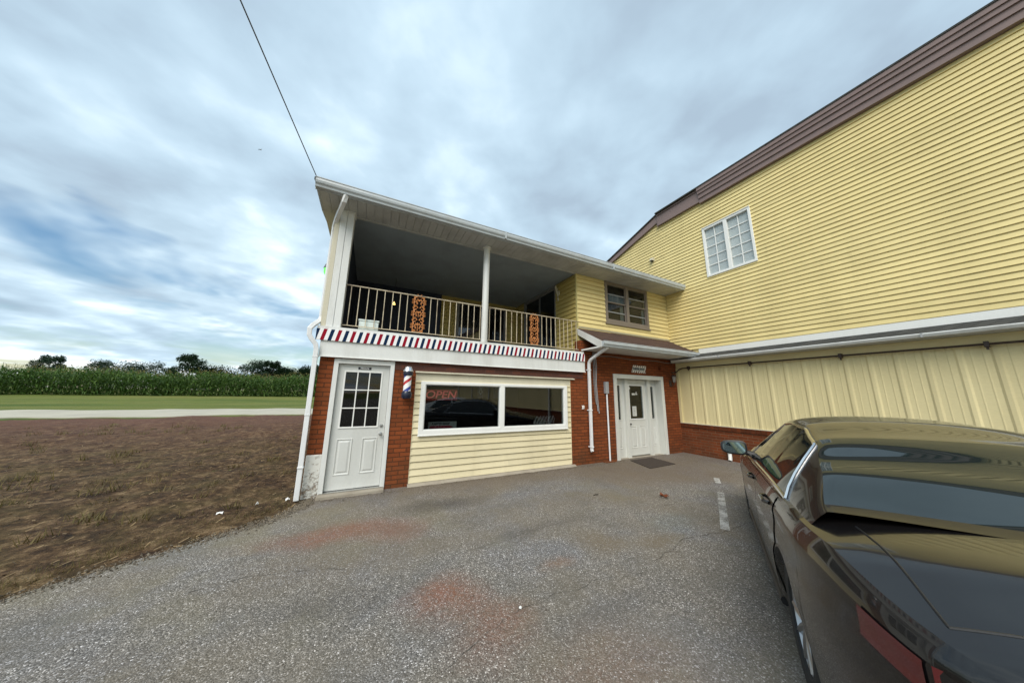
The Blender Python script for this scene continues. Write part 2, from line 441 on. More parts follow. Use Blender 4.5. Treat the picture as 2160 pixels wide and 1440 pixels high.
# ------------------------------------------------------------------ mesh and object helpers
class MB:
    def __init__(self): self.v = []; self.f = []

    def add(self, vs, fs):
        o = len(self.v); self.v += [tuple(p) for p in vs]; self.f += [tuple(i + o for i in q) for q in fs]; return self

    def quad(self, a, b, c, d): return self.add((a, b, c, d), ((0, 1, 2, 3),))

    def box(self, x0, x1, y0, y1, z0, z1):
        return self.add([(x, y, z) for z in (z0, z1) for y in (y0, y1) for x in (x0, x1)],
                        [(0, 2, 3, 1), (4, 5, 7, 6), (0, 1, 5, 4), (2, 6, 7, 3), (0, 4, 6, 2), (1, 3, 7, 5)])

    def prism(self, prof, axis, a, b, shear=0.0):
        """extrude a closed 2-D outline along an axis ('x': prof=(y,z), 'y': prof=(x,z), 'z': prof=(x,y))"""
        n = len(prof)
        def P(p, t):
            return (t, p[0], p[1]) if axis == 'x' else (p[0], t, p[1]) if axis == 'y' else (p[0], p[1], t)
        vs = [P(p, a) for p in prof] + [P(p, b) for p in prof]
        fs = [(i, (i + 1) % n, n + (i + 1) % n, n + i) for i in range(n)] + [tuple(range(n))[::-1], tuple(range(n, 2 * n))]
        return self.add(vs, fs)

    def tube(self, pts, r, n=8, caps=True, flat=None):
        """sweep a round (or flat=(w,h) rectangular) section along points; r may be a list"""
        pts = [Vector(p) for p in pts]; k = len(pts); rings = []
        prev = None
        for i, p in enumerate(pts):
            d = (pts[min(i + 1, k - 1)] - pts[max(i - 1, 0)])
            d = d.normalized() if d.length > 1e-9 else Vector((0, 0, 1))
            if prev is None:
                a = d.cross(Vector((0, 0, 1)))
                if a.length < 1e-3: a = Vector((1, 0, 0)) - d * d.x
                a.normalize()
            else:
                a = (prev - d * prev.dot(d))
                a = a.normalized() if a.length > 1e-6 else d.orthogonal().normalized()
            prev = a; b = d.cross(a)
            rr = r[i] if isinstance(r, (list, tuple)) else r
            if flat:
                w, h = flat
                ring = [p + a * w * sx + b * h * sy for sx, sy in ((-.5, -.5), (.5, -.5), (.5, .5), (-.5, .5))]
            else:
                ring = [p + a * rr * math.cos(2 * PI * j / n) + b * rr * math.sin(2 * PI * j / n) for j in range(n)]
            rings.append(ring)
        m = len(rings[0]); vs = [q for ring in rings for q in ring]; fs = []
        for i in range(k - 1):
            for j in range(m):
                fs.append((i * m + j, i * m + (j + 1) % m, (i + 1) * m + (j + 1) % m, (i + 1) * m + j))
        if caps: fs += [tuple(range(m))[::-1], tuple(range((k - 1) * m, k * m))]
        return self.add(vs, fs)

    def lathe(self, prof, c, n=24, axis='z', caps=True):
        """prof: (radius, height) pairs round an axis through c"""
        vs = []; fs = []
        for r, h in prof:
            for j in range(n):
                a = 2 * PI * j / n; u, v = r * math.cos(a), r * math.sin(a)
                p = (u, v, h) if axis == 'z' else (h, u, v) if axis == 'x' else (v, h, u)
                vs.append((c[0] + p[0], c[1] + p[1], c[2] + p[2]))
        for i in range(len(prof) - 1):
            for j in range(n): fs.append((i * n + j, i * n + (j + 1) % n, (i + 1) * n + (j + 1) % n, (i + 1) * n + j))
        if caps: fs += [tuple(range(n))[::-1], tuple(range((len(prof) - 1) * n, len(prof) * n))]
        return self.add(vs, fs)

    def grid(self, rows):
        """rows: a list of equally long point lists"""
        m = len(rows[0]); vs = [p for r in rows for p in r]; fs = []
        for i in range(len(rows) - 1):
            for j in range(m - 1): fs.append((i * m + j, i * m + j + 1, (i + 1) * m + j + 1, (i + 1) * m + j))
        return self.add(vs, fs)

    def panel(self, axis, u0, u1, z0, z1, d0, d1, holes=()):
        """a slab with rectangular openings; axis 'x' spans x and z with depth y in d0..d1, axis 'y' spans y and z with depth x"""
        us = sorted({u0, u1, *[h[0] for h in holes], *[h[1] for h in holes]}); zs = sorted({z0, z1, *[h[2] for h in holes], *[h[3] for h in holes]})
        us = [u for u in us if u0 <= u <= u1]; zs = [z for z in zs if z0 <= z <= z1]
        solid = {}
        for i in range(len(us) - 1):
            for j in range(len(zs) - 1):
                cu, cz = (us[i] + us[i + 1]) / 2, (zs[j] + zs[j + 1]) / 2
                solid[i, j] = not any(h[0] < cu < h[1] and h[2] < cz < h[3] for h in holes)
        P = (lambda u, d, z: (u, d, z)) if axis == 'x' else (lambda u, d, z: (d, u, z))
        for (i, j), s in solid.items():
            if not s: continue
            a, b, c, d = us[i], us[i + 1], zs[j], zs[j + 1]
            self.quad(P(a, d0, c), P(b, d0, c), P(b, d0, d), P(a, d0, d)); self.quad(P(a, d1, c), P(a, d1, d), P(b, d1, d), P(b, d1, c))
            for di, dj, q in ((-1, 0, (a, c, a, d)), (1, 0, (b, c, b, d)), (0, -1, (a, c, b, c)), (0, 1, (a, d, b, d))):
                if not solid.get((i + di, j + dj), False):
                    self.quad(P(q[0], d0, q[1]), P(q[2], d0, q[3]), P(q[2], d1, q[3]), P(q[0], d1, q[1]))
        return self

    def build(self, name, mat, parent=None, smooth=False, bevel=0.0, merge=True, offset=True):
        me = bpy.data.meshes.new(name); me.from_pydata(self.v, [], self.f)
        bm = bmesh.new(); bm.from_mesh(me)
        if merge: bmesh.ops.remove_doubles(bm, verts=bm.verts, dist=1e-5)
        bmesh.ops.recalc_face_normals(bm, faces=bm.faces)
        bm.to_mesh(me); bm.free()
        me.materials.append(mat)
        o = bpy.data.objects.new(name, me); C.objects.link(o)
        if parent is not None:
            o.parent = parent
            if offset and parent.parent is None and parent.type == 'EMPTY': o.location = -Vector(parent['base'])
        if smooth:
            me.polygons.foreach_set('use_smooth', [True] * len(me.polygons))
            me.set_sharp_from_angle(angle=R(38))
        if bevel:
            b = o.modifiers.new('bevel', 'BEVEL'); b.width = bevel; b.segments = 2; b.limit_method = 'ANGLE'; b.angle_limit = R(40)
        return o


def tag(o, label, cat=None, group=None, kind=None):
    if label: o['label'] = label
    if cat: o['category'] = cat
    if group: o['group'] = group
    if kind: o['kind'] = kind
    return o


def thing(name, label, cat, base=(0, 0, 0), group=None, rotz=0.0):
    """an Empty at the thing's base; its parts are modelled in world coordinates and hang from it"""
    o = bpy.data.objects.new(name, None); C.objects.link(o); o.empty_display_size = .2
    o.location = base; o.rotation_euler = (0, 0, rotz); o['base'] = tuple(base)
    return tag(o, label, cat, group)


def lettering(words, size, name, mat, parent, origin, ux, uz, align='CENTER', depth=.002, xs=1.0, bold=0.0):
    """flat raised letters: origin is the centre of the line, ux runs along the words, uz is up"""
    cu = bpy.data.curves.new('words', 'FONT'); cu.body = words; cu.size = size; cu.align_x = align; cu.align_y = 'CENTER'; cu.extrude = depth; cu.offset = bold
    o = bpy.data.objects.new('words', cu); C.objects.link(o)
    bpy.context.view_layer.update()
    me = bpy.data.meshes.new_from_object(o.evaluated_get(bpy.context.evaluated_depsgraph_get()))
    bpy.data.objects.remove(o); bpy.data.curves.remove(cu)
    ux = Vector(ux).normalized(); uz = Vector(uz).normalized(); un = ux.cross(uz)
    org = Vector(origin)
    vs = [tuple(org + ux * v.co.x * xs + uz * v.co.y + un * v.co.z) for v in me.vertices]; fs = [tuple(p.vertices) for p in me.polygons]
    bpy.data.meshes.remove(me)
    mb = MB(); mb.add(vs, fs)
    return mb.build(name, mat, parent, merge=False)


def lap_siding(mb, axis, u0, u1, z0, z1, d, pitch, out, holes=(), top=None, lip=.030, slot=.018):
    """clapboards as real laps. axis 'x': wall in the plane y=d facing -y; axis 'y': wall in the plane x=d facing -x (or +x with out=+1)"""
    n = int(math.ceil((z1 - z0) / pitch - 1e-6)); jr = random.Random(int(u1 * 31 + z0 * 17))
    P = (lambda u, dd, z: (u, dd, z)) if axis == 'x' else (lambda u, dd, z: (dd, u, z))
    for i in range(n):
        a = z0 + i * pitch; b = min(a + pitch, z1); mid = (a + b) / 2
        iv = [(u0, u1)]
        if top: iv = top(iv, mid)
        for h in holes:
            if h[2] < mid < h[3]:
                nv = []
                for s, e in iv:
                    if h[1] <= s or h[0] >= e: nv.append((s, e)); continue
                    if s < h[0]: nv.append((s, h[0]))
                    if e > h[1]: nv.append((h[1], e))
                iv = nv
        cut = []
        for s, e in iv:
            q = s + jr.uniform(.6, 3.7)
            while q < e - .25:
                cut.append((s, q)); s = q; q += jr.uniform(2.6, 3.7)
            cut.append((s, e))
        for s, e in cut:
            if e - s < 1e-3: continue
            f = d + out * (lip + jr.uniform(-.0022, .0022)); g = d + out * lip * .38; b2 = b - slot if b - a > 2 * slot else b
            mb.quad(P(s, f, a), P(e, f, a), P(e, g, b2), P(s, g, b2))
            mb.quad(P(s, d, a), P(e, d, a), P(e, f, a), P(s, f, a))
            mb.quad(P(s, g, b2), P(e, g, b2), P(e, d, b2), P(s, d, b2)); mb.quad(P(s, d, b2), P(e, d, b2), P(e, d, b), P(s, d, b))
            mb.add([P(s, d, a), P(s, f, a), P(s, g, b2), P(s, d, b2)], [(0, 1, 2, 3)])
            mb.add([P(e, d, a), P(e, f, a), P(e, g, b2), P(e, d, b2)], [(0, 1, 2, 3)])
    return mb


WX = 9.22          # the face of the taller yellow building
G0 = -0.06         # the lot
UP = 0.148         # plane of the upper storey
CEIL = 4.90

# ------------------------------------------------------------------ ground
def smooth(a, b, x):
    t = min(1, max(0, (x - a) / (b - a))); return t * t * (3 - 2 * t)


def ground_z(x, y):
    left = smooth(.6, -1.8, x)
    h = -.085
    h += .10 * smooth(-1.0, 1.5, y) * left * (0.4 + .6 * noise.noise((x * .6, y * .6, 0)))
    h += .50 * smooth(3, 13, y) + .06 * smooth(13, 20, y) + .50 * smooth(20, 42, y) + .9 * smooth(42, 110, y)
    return h


def sheet(name, mat, xs, ys, dz=0.0, jitter=0.0, kind='structure'):
    mb = MB(); rows = []
    for y in ys: rows.append([(x, y, ground_z(x, y) + dz + (jitter * noise.noise((x * 3.1, y * 3.1, 5)) if jitter else 0)) for x in xs])
    mb.grid(rows); o = mb.build(name, mat, merge=False, smooth=True); o['kind'] = kind
    return o


def spread(a, b, n, p=1.0): return [a + (b - a) * (i / n) ** p for i in range(n + 1)]


xs = [-1500, -700, -300, -150] + spread(-90, 60, 150) + [90, 150, 300, 700, 1500]
ys = [-1500, -600, -250, -100, -50] + spread(-30, 90, 160) + [120, 180, 300, 700, 1800]
sheet('lawn_ground', M['lawn'], xs, ys)

# asphalt: ragged left edge that runs out from the corner of the shop
edge = [(-26, -9.5), (-14, -6.2), (-7, -4.2), (-4.2, -2.95), (-2.6, -2.1), (-1.6, -1.45), (-.95, -1.05), (-.56, -.80), (-.32, -.60), (-.16, -.36), (-.10, -.2), (-.08, .06)]
pts = []
for (a, b) in zip(edge, edge[1:]):
    n = max(2, int(math.dist(a, b) / .045))
    for i in range(n):
        t = i / n; x = a[0] + (b[0] - a[0]) * t; y = a[1] + (b[1] - a[1]) * t
        k = .05 * noise.noise((x * 4, y * 4, 1)) + .035 * noise.noise((x * 17, y * 17, 1))
        pts.append((x + k, y + k))
pts.append((-.08, .06))
pts = [p for i, p in enumerate(pts) if i == 0 or p[0] > max(q[0] for q in pts[:i])]
mb = MB()
lp = [(60, -80), (60, .06)] + pts[::-1] + [(-26, -80)]
mb.add([(x, y, G0) for x, y in lp], [tuple(range(len(lp)))])
for i in range(len(pts) - 1): mb.quad((*pts[i], G0), (*pts[i + 1], G0), (*pts[i + 1], G0 - .05), (*pts[i], G0 - .05))
lot = mb.build('parking_lot', M['asphalt'], merge=True); lot['kind'] = 'structure'

# bare earth left of and behind the shop
sx = spread(-16, -.12, 110); sy = spread(-7.5, 12.4, 130)
mb = MB(); V = []; F = []; ok = {}
for j, y in enumerate(sy):
    for i, x in enumerate(sx):
        lim = 12.0 + .05 * x + .5 * noise.noise((x * .5, 2, 0))
        z = ground_z(x, y) + .012 + .035 * noise.noise((x * 1.7, y * 1.7, 3)) + .022 * noise.noise((x * 6, y * 6, 3))
        inside = y < lim and x > -15.2 + 1.2 * noise.noise((y * .4, 0, 9))
        f = smooth(-1.0, -2.2, y - x * .0)
        ok[i, j] = inside
        ye = next((a[1] + (b[1] - a[1]) * (x - a[0]) / (b[0] - a[0]) for a, b in zip(edge, edge[1:]) if a[0] <= x <= b[0]), .06)
        k = smooth(ye - .05, ye + .5, y); lo = ground_z(x, y) + .004
        V.append((x, y, lo + (max(z + .02, lo) - lo) * k))
for j in range(len(sy) - 1):
    for i in range(len(sx) - 1):
        if ok[i, j] and ok[i + 1, j] and ok[i, j + 1] and ok[i + 1, j + 1]:
            a = j * len(sx) + i; F.append((a, a + 1, a + len(sx) + 1, a + len(sx)))
mb.add(V, F); soil = mb.build('bare_soil', M['soil'], merge=False, smooth=True); soil['kind'] = 'structure'

# pale lane behind, lawn beyond
mb = MB(); rows = []
for x in spread(-90, 40, 420):
    y0 = 12.6 + .035 * x + .35 * noise.noise((x * .35, 0, 0)) + .18 * noise.noise((x * 1.6, 0, 2)); y1 = 17.8 + .05 * x + .25 * noise.noise((x * .5, 7, 0))
    rows.append([(x, y0 + (y1 - y0) * t, ground_z(x, y0 + (y1 - y0) * t) + .03) for t in (0, .25, .5, .75, 1)])
    rows[-1].insert(0, (x, y0, ground_z(x, y0) - .05)); rows[-1].append((x, y1, ground_z(x, y1) - .05))
mb.grid(rows); lane = mb.build('concrete_lane', M['road'], merge=False); lane['kind'] = 'structure'

# straw and clods lying on the bare earth
mb = MB(); rr = random.Random(11)
for i in range(13000):
    x = -.25 - 9 * rr.random() ** 1.7; y = -2.6 + 10 * rr.random() ** 1.25
    e = min(edge, key=lambda p: (p[0] - x) ** 2 + (p[1] - y) ** 2)
    # stay off the asphalt
    ye = None
    for (a, b) in zip(edge, edge[1:]):
        if a[0] <= x <= b[0]: ye = a[1] + (b[1] - a[1]) * (x - a[0]) / (b[0] - a[0])
    if ye is not None and y < ye + .04: continue
    z = ground_z(x, y) + .02 + .035 * noise.noise((x * 1.7, y * 1.7, 3)) + .022 * noise.noise((x * 6, y * 6, 3))
    L = rr.uniform(.02, .085); a = rr.uniform(0, 2 * PI); w = rr.uniform(.0015, .0045); up = rr.uniform(-.1, .55) * L
    d = Vector((math.cos(a) * L, math.sin(a) * L, up)); s = Vector((-math.sin(a) * w, math.cos(a) * w, w * .6)); p = Vector((x, y, z))
    mb.quad(p - s, p + s, p + d + s, p + d - s)
st = mb.build('straw_litter', M['straw'], merge=False); tag(st, 'dry straw and stalks strewn over the bare soil left of the shop', 'straw', kind='stuff')
mb = MB()
for i in range(900):
    x = -.3 - 6 * rr.random() ** 1.6; y = -.9 + 8 * rr.random() ** 1.4
    if y < -.5 + (x + .3) * .75 + .1: continue
    z = ground_z(x, y) + .015 + .035 * noise.noise((x * 1.7, y * 1.7, 3)) + .022 * noise.noise((x * 6, y * 6, 3)); r = rr.uniform(.008, .035)
    q = []
    for k in range(6):
        q.append((x + r * math.cos(k * PI / 3) * rr.uniform(.7, 1.2), y + r * math.sin(k * PI / 3) * rr.uniform(.7, 1.2), z - .005))
    mb.add(q + [(x, y, z + r * .8)], [(k, (k + 1) % 6, 6) for k in range(6)])
tag(mb.build('soil_clods', M['soil'], merge=False), 'loose earth clods on the bare soil left of the shop', 'clods', kind='stuff')
# dry grass at the edge of the lot
mb = MB()
for i in range(3200):
    t = rr.random(); x = -.3 - 3.2 * t ** 1.3; y = -.42 + (x + .3) * .72 + .14 + abs(rr.gauss(0, .28))
    if x > -.35 and y > -.2: continue
    z = ground_z(x, y) + .01; L = rr.uniform(.02, .075); a = rr.uniform(0, 2 * PI); w = rr.uniform(.0015, .003)
    d = Vector((math.cos(a) * L * .6, math.sin(a) * L * .6, L)); s = Vector((-math.sin(a) * w, math.cos(a) * w, 0)); p = Vector((x, y, z))
    mb.add([p - s, p + s, p + d], [(0, 1, 2)])
for c_ in range(150):
    cx0 = -.5 - 9 * rr.random() ** 1.3; cy0 = -1.5 + 11 * rr.random(); tall = rr.uniform(.06, .22)
    if cy0 < -.4 + (cx0 + .3) * .7 + .15: continue
    for i in range(rr.randint(14, 34)):
        x = cx0 + rr.gauss(0, .07); y = cy0 + rr.gauss(0, .07); z = ground_z(x, y) + .01; L = tall * rr.uniform(.5, 1.2); a = rr.uniform(0, 2 * PI); w = rr.uniform(.003, .008)
        d = Vector((math.cos(a) * L * .7, math.sin(a) * L * .7, L)); s_ = Vector((-math.sin(a) * w, math.cos(a) * w, 0)); p = Vector((x, y, z))
        mb.add([p - s_, p + s_, p + d], [(0, 1, 2)])
M['dry_grass'] = m_leaf('dry_grass', (.17, .125, .045), (.095, .085, .025), .2)
tag(mb.build('dry_grass', M['dry_grass'], merge=False), 'short dry grass along the ragged edge of the asphalt', 'grass', kind='stuff')

# grit and leaf crumbs gathered along the foot of the wall and loose on the lot
mb = MB()
for i in range(1500):
    if i < 900: x = rr.uniform(-.1, 6.6); y = -.06 - abs(rr.gauss(0, .07)) - (.03 if x > 1.3 else .1)
    else: x = rr.uniform(-.4, 8.5); y = -.2 - 3.6 * rr.random() ** 1.5
    r = rr.uniform(.003, .013) if i < 900 else rr.uniform(.003, .009); a = rr.uniform(0, 2 * PI); z = G0 + .003
    q = [(x + r * math.cos(a + k * PI / 2) * rr.uniform(.5, 1.3), y + r * math.sin(a + k * PI / 2) * rr.uniform(.5, 1.3), z + rr.uniform(0, .004)) for k in range(4)]
    mb.add(q + [(x, y, z + r * .7)], [(k, (k + 1) % 4, 4) for k in range(4)])
for i in range(2600):
    a, b = rr.choice(list(zip(edge, edge[1:]))[2:]); t = rr.random(); x = a[0] + (b[0] - a[0]) * t + rr.gauss(0, .05); y = a[1] + (b[1] - a[1]) * t - .02 + rr.gauss(0, .07)
    r = rr.uniform(.004, .014); z = max(G0, ground_z(x, y)) + .004
    q = [(x + r * math.cos(k * PI / 2 + t) * rr.uniform(.6, 1.3), y + r * math.sin(k * PI / 2 + t) * rr.uniform(.6, 1.3), z) for k in range(4)]
    mb.add(q + [(x, y, z + r * .8)], [(k, (k + 1) % 4, 4) for k in range(4)])
M['grit'] = m_leaf('grit_crumbs', (.045, .034, .022), (.20, .165, .12), 0.0)
tag(mb.build('grit', M['grit'], None, merge=False), 'grit and leaf crumbs along the foot of the shop wall and over the asphalt', 'grit', kind='stuff')
# cracks in the asphalt and the worn stall line
M['crack'] = plain('crack_filler_dirt', (.075, .066, .054), .95)
def crack(mb, pp, w, seed):
    out = []
    for (a, b) in zip(pp, pp[1:]):
        n = max(2, int(math.dist(a, b) / .035))
        for i in range(n):
            t = i / n; x = a[0] + (b[0] - a[0]) * t; y = a[1] + (b[1] - a[1]) * t
            out.append((x + .03 * noise.noise((x * 5, y * 5, seed)), y + .05 * noise.noise((x * 6, y * 6, seed + 3)) + .015 * noise.noise((x * 25, y * 25, seed))))
    for i in range(len(out) - 1):
        ww = [max(.0006, w * .7 * (.5 + .9 * noise.noise((p[0] * 8, p[1] * 8, seed + 7)))) for p in out[i:i + 2]]
        mb.quad((out[i][0], out[i][1] - ww[0], G0 + .004), (out[i + 1][0], out[i + 1][1] - ww[1], G0 + .004), (out[i + 1][0], out[i + 1][1] + ww[1], G0 + .004), (out[i][0], out[i][1] + ww[0], G0 + .004))
mb = MB()
crack(mb, [(-.6, -2.1), (-.1, -2.08), (.3, -2.2), (.8, -2.4)], .005, 1)
crack(mb, [(1.55, -2.45), (1.9, -2.47), (2.6, -2.35), (3.4, -2.32)], .004, 2)
crack(mb, [(.9, -3.75), (1.75, -3.42), (2.5, -3.42), (3.1, -3.55)], .004, 3)
crack(mb, [(3.3, -3.45), (4.0, -3.30), (4.75, -3.40), (5.3, -3.38)], .007, 4)
crack(mb, [(4.6, -2.55), (5.2, -2.5), (5.9, -2.62), (6.3, -2.3)], .006, 5)
crack(mb, [(6.1, -1.9), (6.9, -2.15), (7.9, -1.95), (9.1, -2.2)], .006, 6)
ck = mb.build('pavement_cracks', M['crack'], merge=False); ck['kind'] = 'structure'


def m_line():
    t = NT('worn_line_paint'); n = t.math('ADD', t.math('MULTIPLY', t.noise(7, 4, .6), .5), t.math('MULTIPLY', t.noise(70, 4, .75), .5))
    a = t.ramp(n, [(.40, .08), (.54, .85)])
    c = t.mix(t.ramp(t.noise(60, 3), [(.3, 0.0), (.7, 1.0)]), (.62, .61, .58), (.40, .39, .37))
    b = t.n('ShaderNodeBsdfPrincipled'); t.put(b.inputs['Base Color'], c); b.inputs['Roughness'].default_value = .8; t.put(b.inputs['Alpha'], a)
    t.t.links.new(b.outputs[0], t.out.inputs[0]); return t.m


M['line'] = m_line()
mb = MB()
a, b = Vector((6.19, -2.55)), Vector((4.70, -3.37)); nrm = Vector((-(b - a).y, (b - a).x)).normalized() * .047
for i in range(14):
    p, q = a.lerp(b, i / 14), a.lerp(b, (i + 1) / 14)
    mb.quad((*(p - nrm), G0 + .0045), (*(q - nrm), G0 + .0045), (*(q + nrm), G0 + .0045), (*(p + nrm), G0 + .0045))
a2, b2 = Vector((7.10, -2.0)), Vector((6.75, -2.22))
mb.quad((*(a2 - nrm), G0 + .0045), (*(b2 - nrm), G0 + .0045), (*(b2 + nrm), G0 + .0045), (*(a2 + nrm), G0 + .0045))
sl = mb.build('stall_line_marking', M['line'], merge=False); sl['kind'] = 'structure'

# ------------------------------------------------------------------ the shop
shop = thing('shop_building', 'two storey red brick barber shop with a deep porch balcony above a striped board', 'building', (4.5, 0, G0))
B = shop
X0 = -.213
# brick front: openings for the left door, the sided window bay and the recessed entrance
bay = (1.345, 5.005, -.2, 1.946)
d1 = (.0, .954, -.2, 2.129)
d2 = (6.456, 8.494, -.2, 2.155)
blk = (X0, .0, -.2, .581)
mb = MB(); mb.panel('x', X0, WX, -.09, 2.15, 0, .22, [bay, d1, d2, blk])
brick = mb.build('brick_wall', M['brick_x'], B)
MB().panel('x', 5.36, WX, 2.15, 2.98, 0, .22).build('brick_wall', M['brick_x'], B)
MB().box(X0, -.001, -.012, .22, -.12, .579).build('painted_footing', M['peel'], B, bevel=.012)
# weathered band of soldier bricks over the bay
MB().box(.957, 5.40, -.012, -.0005, 1.985, 2.149).build('brick_band', M['brick_band'], B)
MB().box(5.34, 5.42, -.0125, -.0005, 1.99, 2.149)
# end and back walls, upper floor slab, roof
MB().panel('y', .22, 9.0, -.6, 2.45, X0, X0 + .2).build('brick_wall', M['brick_y'], B)
mb = MB(); lap_siding(mb, 'y', UP + .03, 9.0, 2.45, CEIL, X0 + .015, .115, -1); mb.panel('y', UP + .03, 9.0, 2.45, CEIL + .6, X0 + .016, X0 + .1)
mb.build('siding', M['yellow'], B, merge=False)
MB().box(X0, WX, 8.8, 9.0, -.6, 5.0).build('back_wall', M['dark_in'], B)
MB().box(X0 + .01, 5.39, .0, 8.8, 2.46, 2.664).build('balcony_floor', M['concrete'], B)
mb = MB(); ry = (-.53, 4.4, 9.6)
for (ya, za, yb, zb) in ((-.56, 5.035, 4.4, 5.86), (4.4, 5.86, 9.6, 4.98)):
    mb.prism([(ya, za), (yb, zb), (yb, zb - .05), (ya, za - .05)], 'x', -.56, WX - .002)
mb.build('roof', M['shingle_grey'], B)
mb = MB()
mb.prism([(-.50, 4.90), (-.50, 5.02), (4.4, 5.80), (9.5, 4.93), (9.5, 4.78), (4.4, 5.64), (.2, 4.90)], 'x', -.535, -.505)
mb.build('rake_board', M['gutter'], B)
# soffit boards run out from the wall; the plain porch ceiling starts behind the joint
mb = MB(); x = -.50
while x < WX - .02:
    e = min(x + .1425, WX - .004); mb.box(x, e - .006, -.50, UP - .004 if e < 5.39 else UP + .03, CEIL - .006, CEIL + .012); x += .1425
mb.build('soffit', M['soffit'], B)
MB().box(-.50, WX - .004, -.50, UP + .06, CEIL + .013, CEIL + .03).build('soffit_backing', M['soffit'], B)
MB().box(X0 + .1, 5.40, UP - .001, 3.75, CEIL - .004, CEIL + .03).build('porch_ceiling', M['ceiling'], B)
MB().box(X0 + .1, 5.385, UP - .03, UP + .015, CEIL - .022, CEIL - .0065).build('soffit_joint_strip', M['soffit'], B)
MB().box(-.50, X0 - .0, UP, 8.8, CEIL - .006, CEIL + .012).build('soffit', M['soffit'], B)
# gutter: ogee section
gp = [(-.575, 5.042), (-.575, 5.030), (-.566, 5.022), (-.570, 4.985), (-.560, 4.95), (-.535, 4.925), (-.528, 4.893), (-.455, 4.893), (-.455, 5.035), (-.462, 5.035), (-.462, 4.90), (-.52, 4.90), (-.527, 4.93), (-.552, 4.955), (-.560, 4.985), (-.556, 5.03), (-.566, 5.042)]
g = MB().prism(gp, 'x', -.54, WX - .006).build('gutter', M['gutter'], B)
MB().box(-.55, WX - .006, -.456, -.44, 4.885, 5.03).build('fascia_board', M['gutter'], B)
for xx in (-.5415, WX - .0055): MB().prism([(-.575, 5.04), (-.57, 4.985), (-.535, 4.925), (-.528, 4.892), (-.454, 4.892), (-.454, 5.04)], 'x', xx - .001, xx + .001).build('end_cap', M['gutter'], g)
for xx in (2.9, 6.1):
    MB().box(xx, xx + .03, -.5775, -.50, 4.889, 5.046).build('gutter_joint', M['gutter'], g)

# left downspout: from the gutter back to the corner, round the striped board, down to the soil
dp = [(-.10, -.50, 4.89), (-.12, -.48, 4.78), (-.25, -.06, 4.66), (-.285, .06, 4.56), (-.29, .09, 4.45), (-.288, .08, 2.84), (-.292, .03, 2.77), (-.36, -.11, 2.645), (-.392, -.13, 2.585), (-.387, -.13, 2.48), (-.353, -.125, 2.42), (-.285, -.115, 2.335), (-.268, -.11, 2.25), (-.252, -.105, .55), (-.248, -.10, -.04)]
d = MB().tube(dp, .04, flat=(.068, .056)).build('downspout', M['downspout'], B, bevel=.008)
for z, x in ((2.12, -.267), (1.2, -.259), (.42, -.251)):
    MB().box(x - .037, x + .04, -.1415, -.068, z, z + .018).build('strap', M['downspout'], d)
# right downspout under the small roof
dp = [(5.60, -.70, 2.77), (5.60, -.69, 2.70), (5.575, -.45, 2.60), (5.556, -.16, 2.47), (5.555, -.09, 2.40), (5.553, -.08, 2.30), (5.55, -.075, .27), (5.55, -.10, .235)]
d = MB().tube(dp, .04, flat=(.064, .062)).build('downspout', M['downspout'], B, bevel=.008)
for z in (2.2, 1.2, .33): MB().box(5.512, 5.592, -.115, -.001, z, z + .025).build('strap', M['downspout'], d)

# striped board and white beam above the brick
MB().box(-.232, 5.43, -.07, .0, 2.154, 2.43).build('white_beam', M['white'], B, bevel=.004)
MB().box(-.245, 5.44, -.082, -.0705, 2.142, 2.162).build('beam_trim', M['white_bright'], B)
MB().box(-.303, 5.41, -.10, -.071, 2.418, 2.606).build('striped_board', M['stripes'], B)
MB().box(-.30, 5.41, -.0705, .146, 2.606, 2.662).build('deck_edge', M['white'], B)

# left door
MB().panel('x', -.002, .956, -.1, 2.132, -.022, .14, [(.068, .886, -.3, 2.05)]).build('door_frame', M['white'], B, bevel=.004)
dr = MB().panel('x', .072, .882, .005, 2.045, .045, .088, [(.185, .752, .985, 1.915)]).build('door', M['door'], B)
mb = MB().panel('x', .165, .772, .965, 1.935, .033, .0455, [(.188, .749, .99, 1.912)])
for x in (.372, .560): mb.box(x - .009, x + .009, .036, .052, .99, 1.912)
for z in (1.298, 1.605): mb.box(.188, .749, .0365, .0525, z - .009, z + .009)
mb.build('glazing_grid', M['white_bright'], dr, bevel=.003)
MB().box(.185, .752, .058, .064, .985, 1.915).build('door_pane', M['glass'], dr)


def raised_panel(mb, x0, x1, z0, z1, y, w=.04, h=.011):
    """moulded rectangle pressed into a steel door: a raised bead round a raised field"""
    def ring(o, yy): return [(x0 + o, yy, z0 + o), (x1 - o, yy, z0 + o), (x1 - o, yy, z1 - o), (x0 + o, yy, z1 - o)]
    rs = [ring(0, y), ring(w * .25, y - h), ring(w * .55, y - h * .4), ring(w * .8, y + .001), ring(w * 1.5, y - h * .9)]
    for a, b in zip(rs, rs[1:]):
        for i in range(4): mb.quad(a[i], a[(i + 1) % 4], b[(i + 1) % 4], b[i])
    mb.quad(*rs[-1])


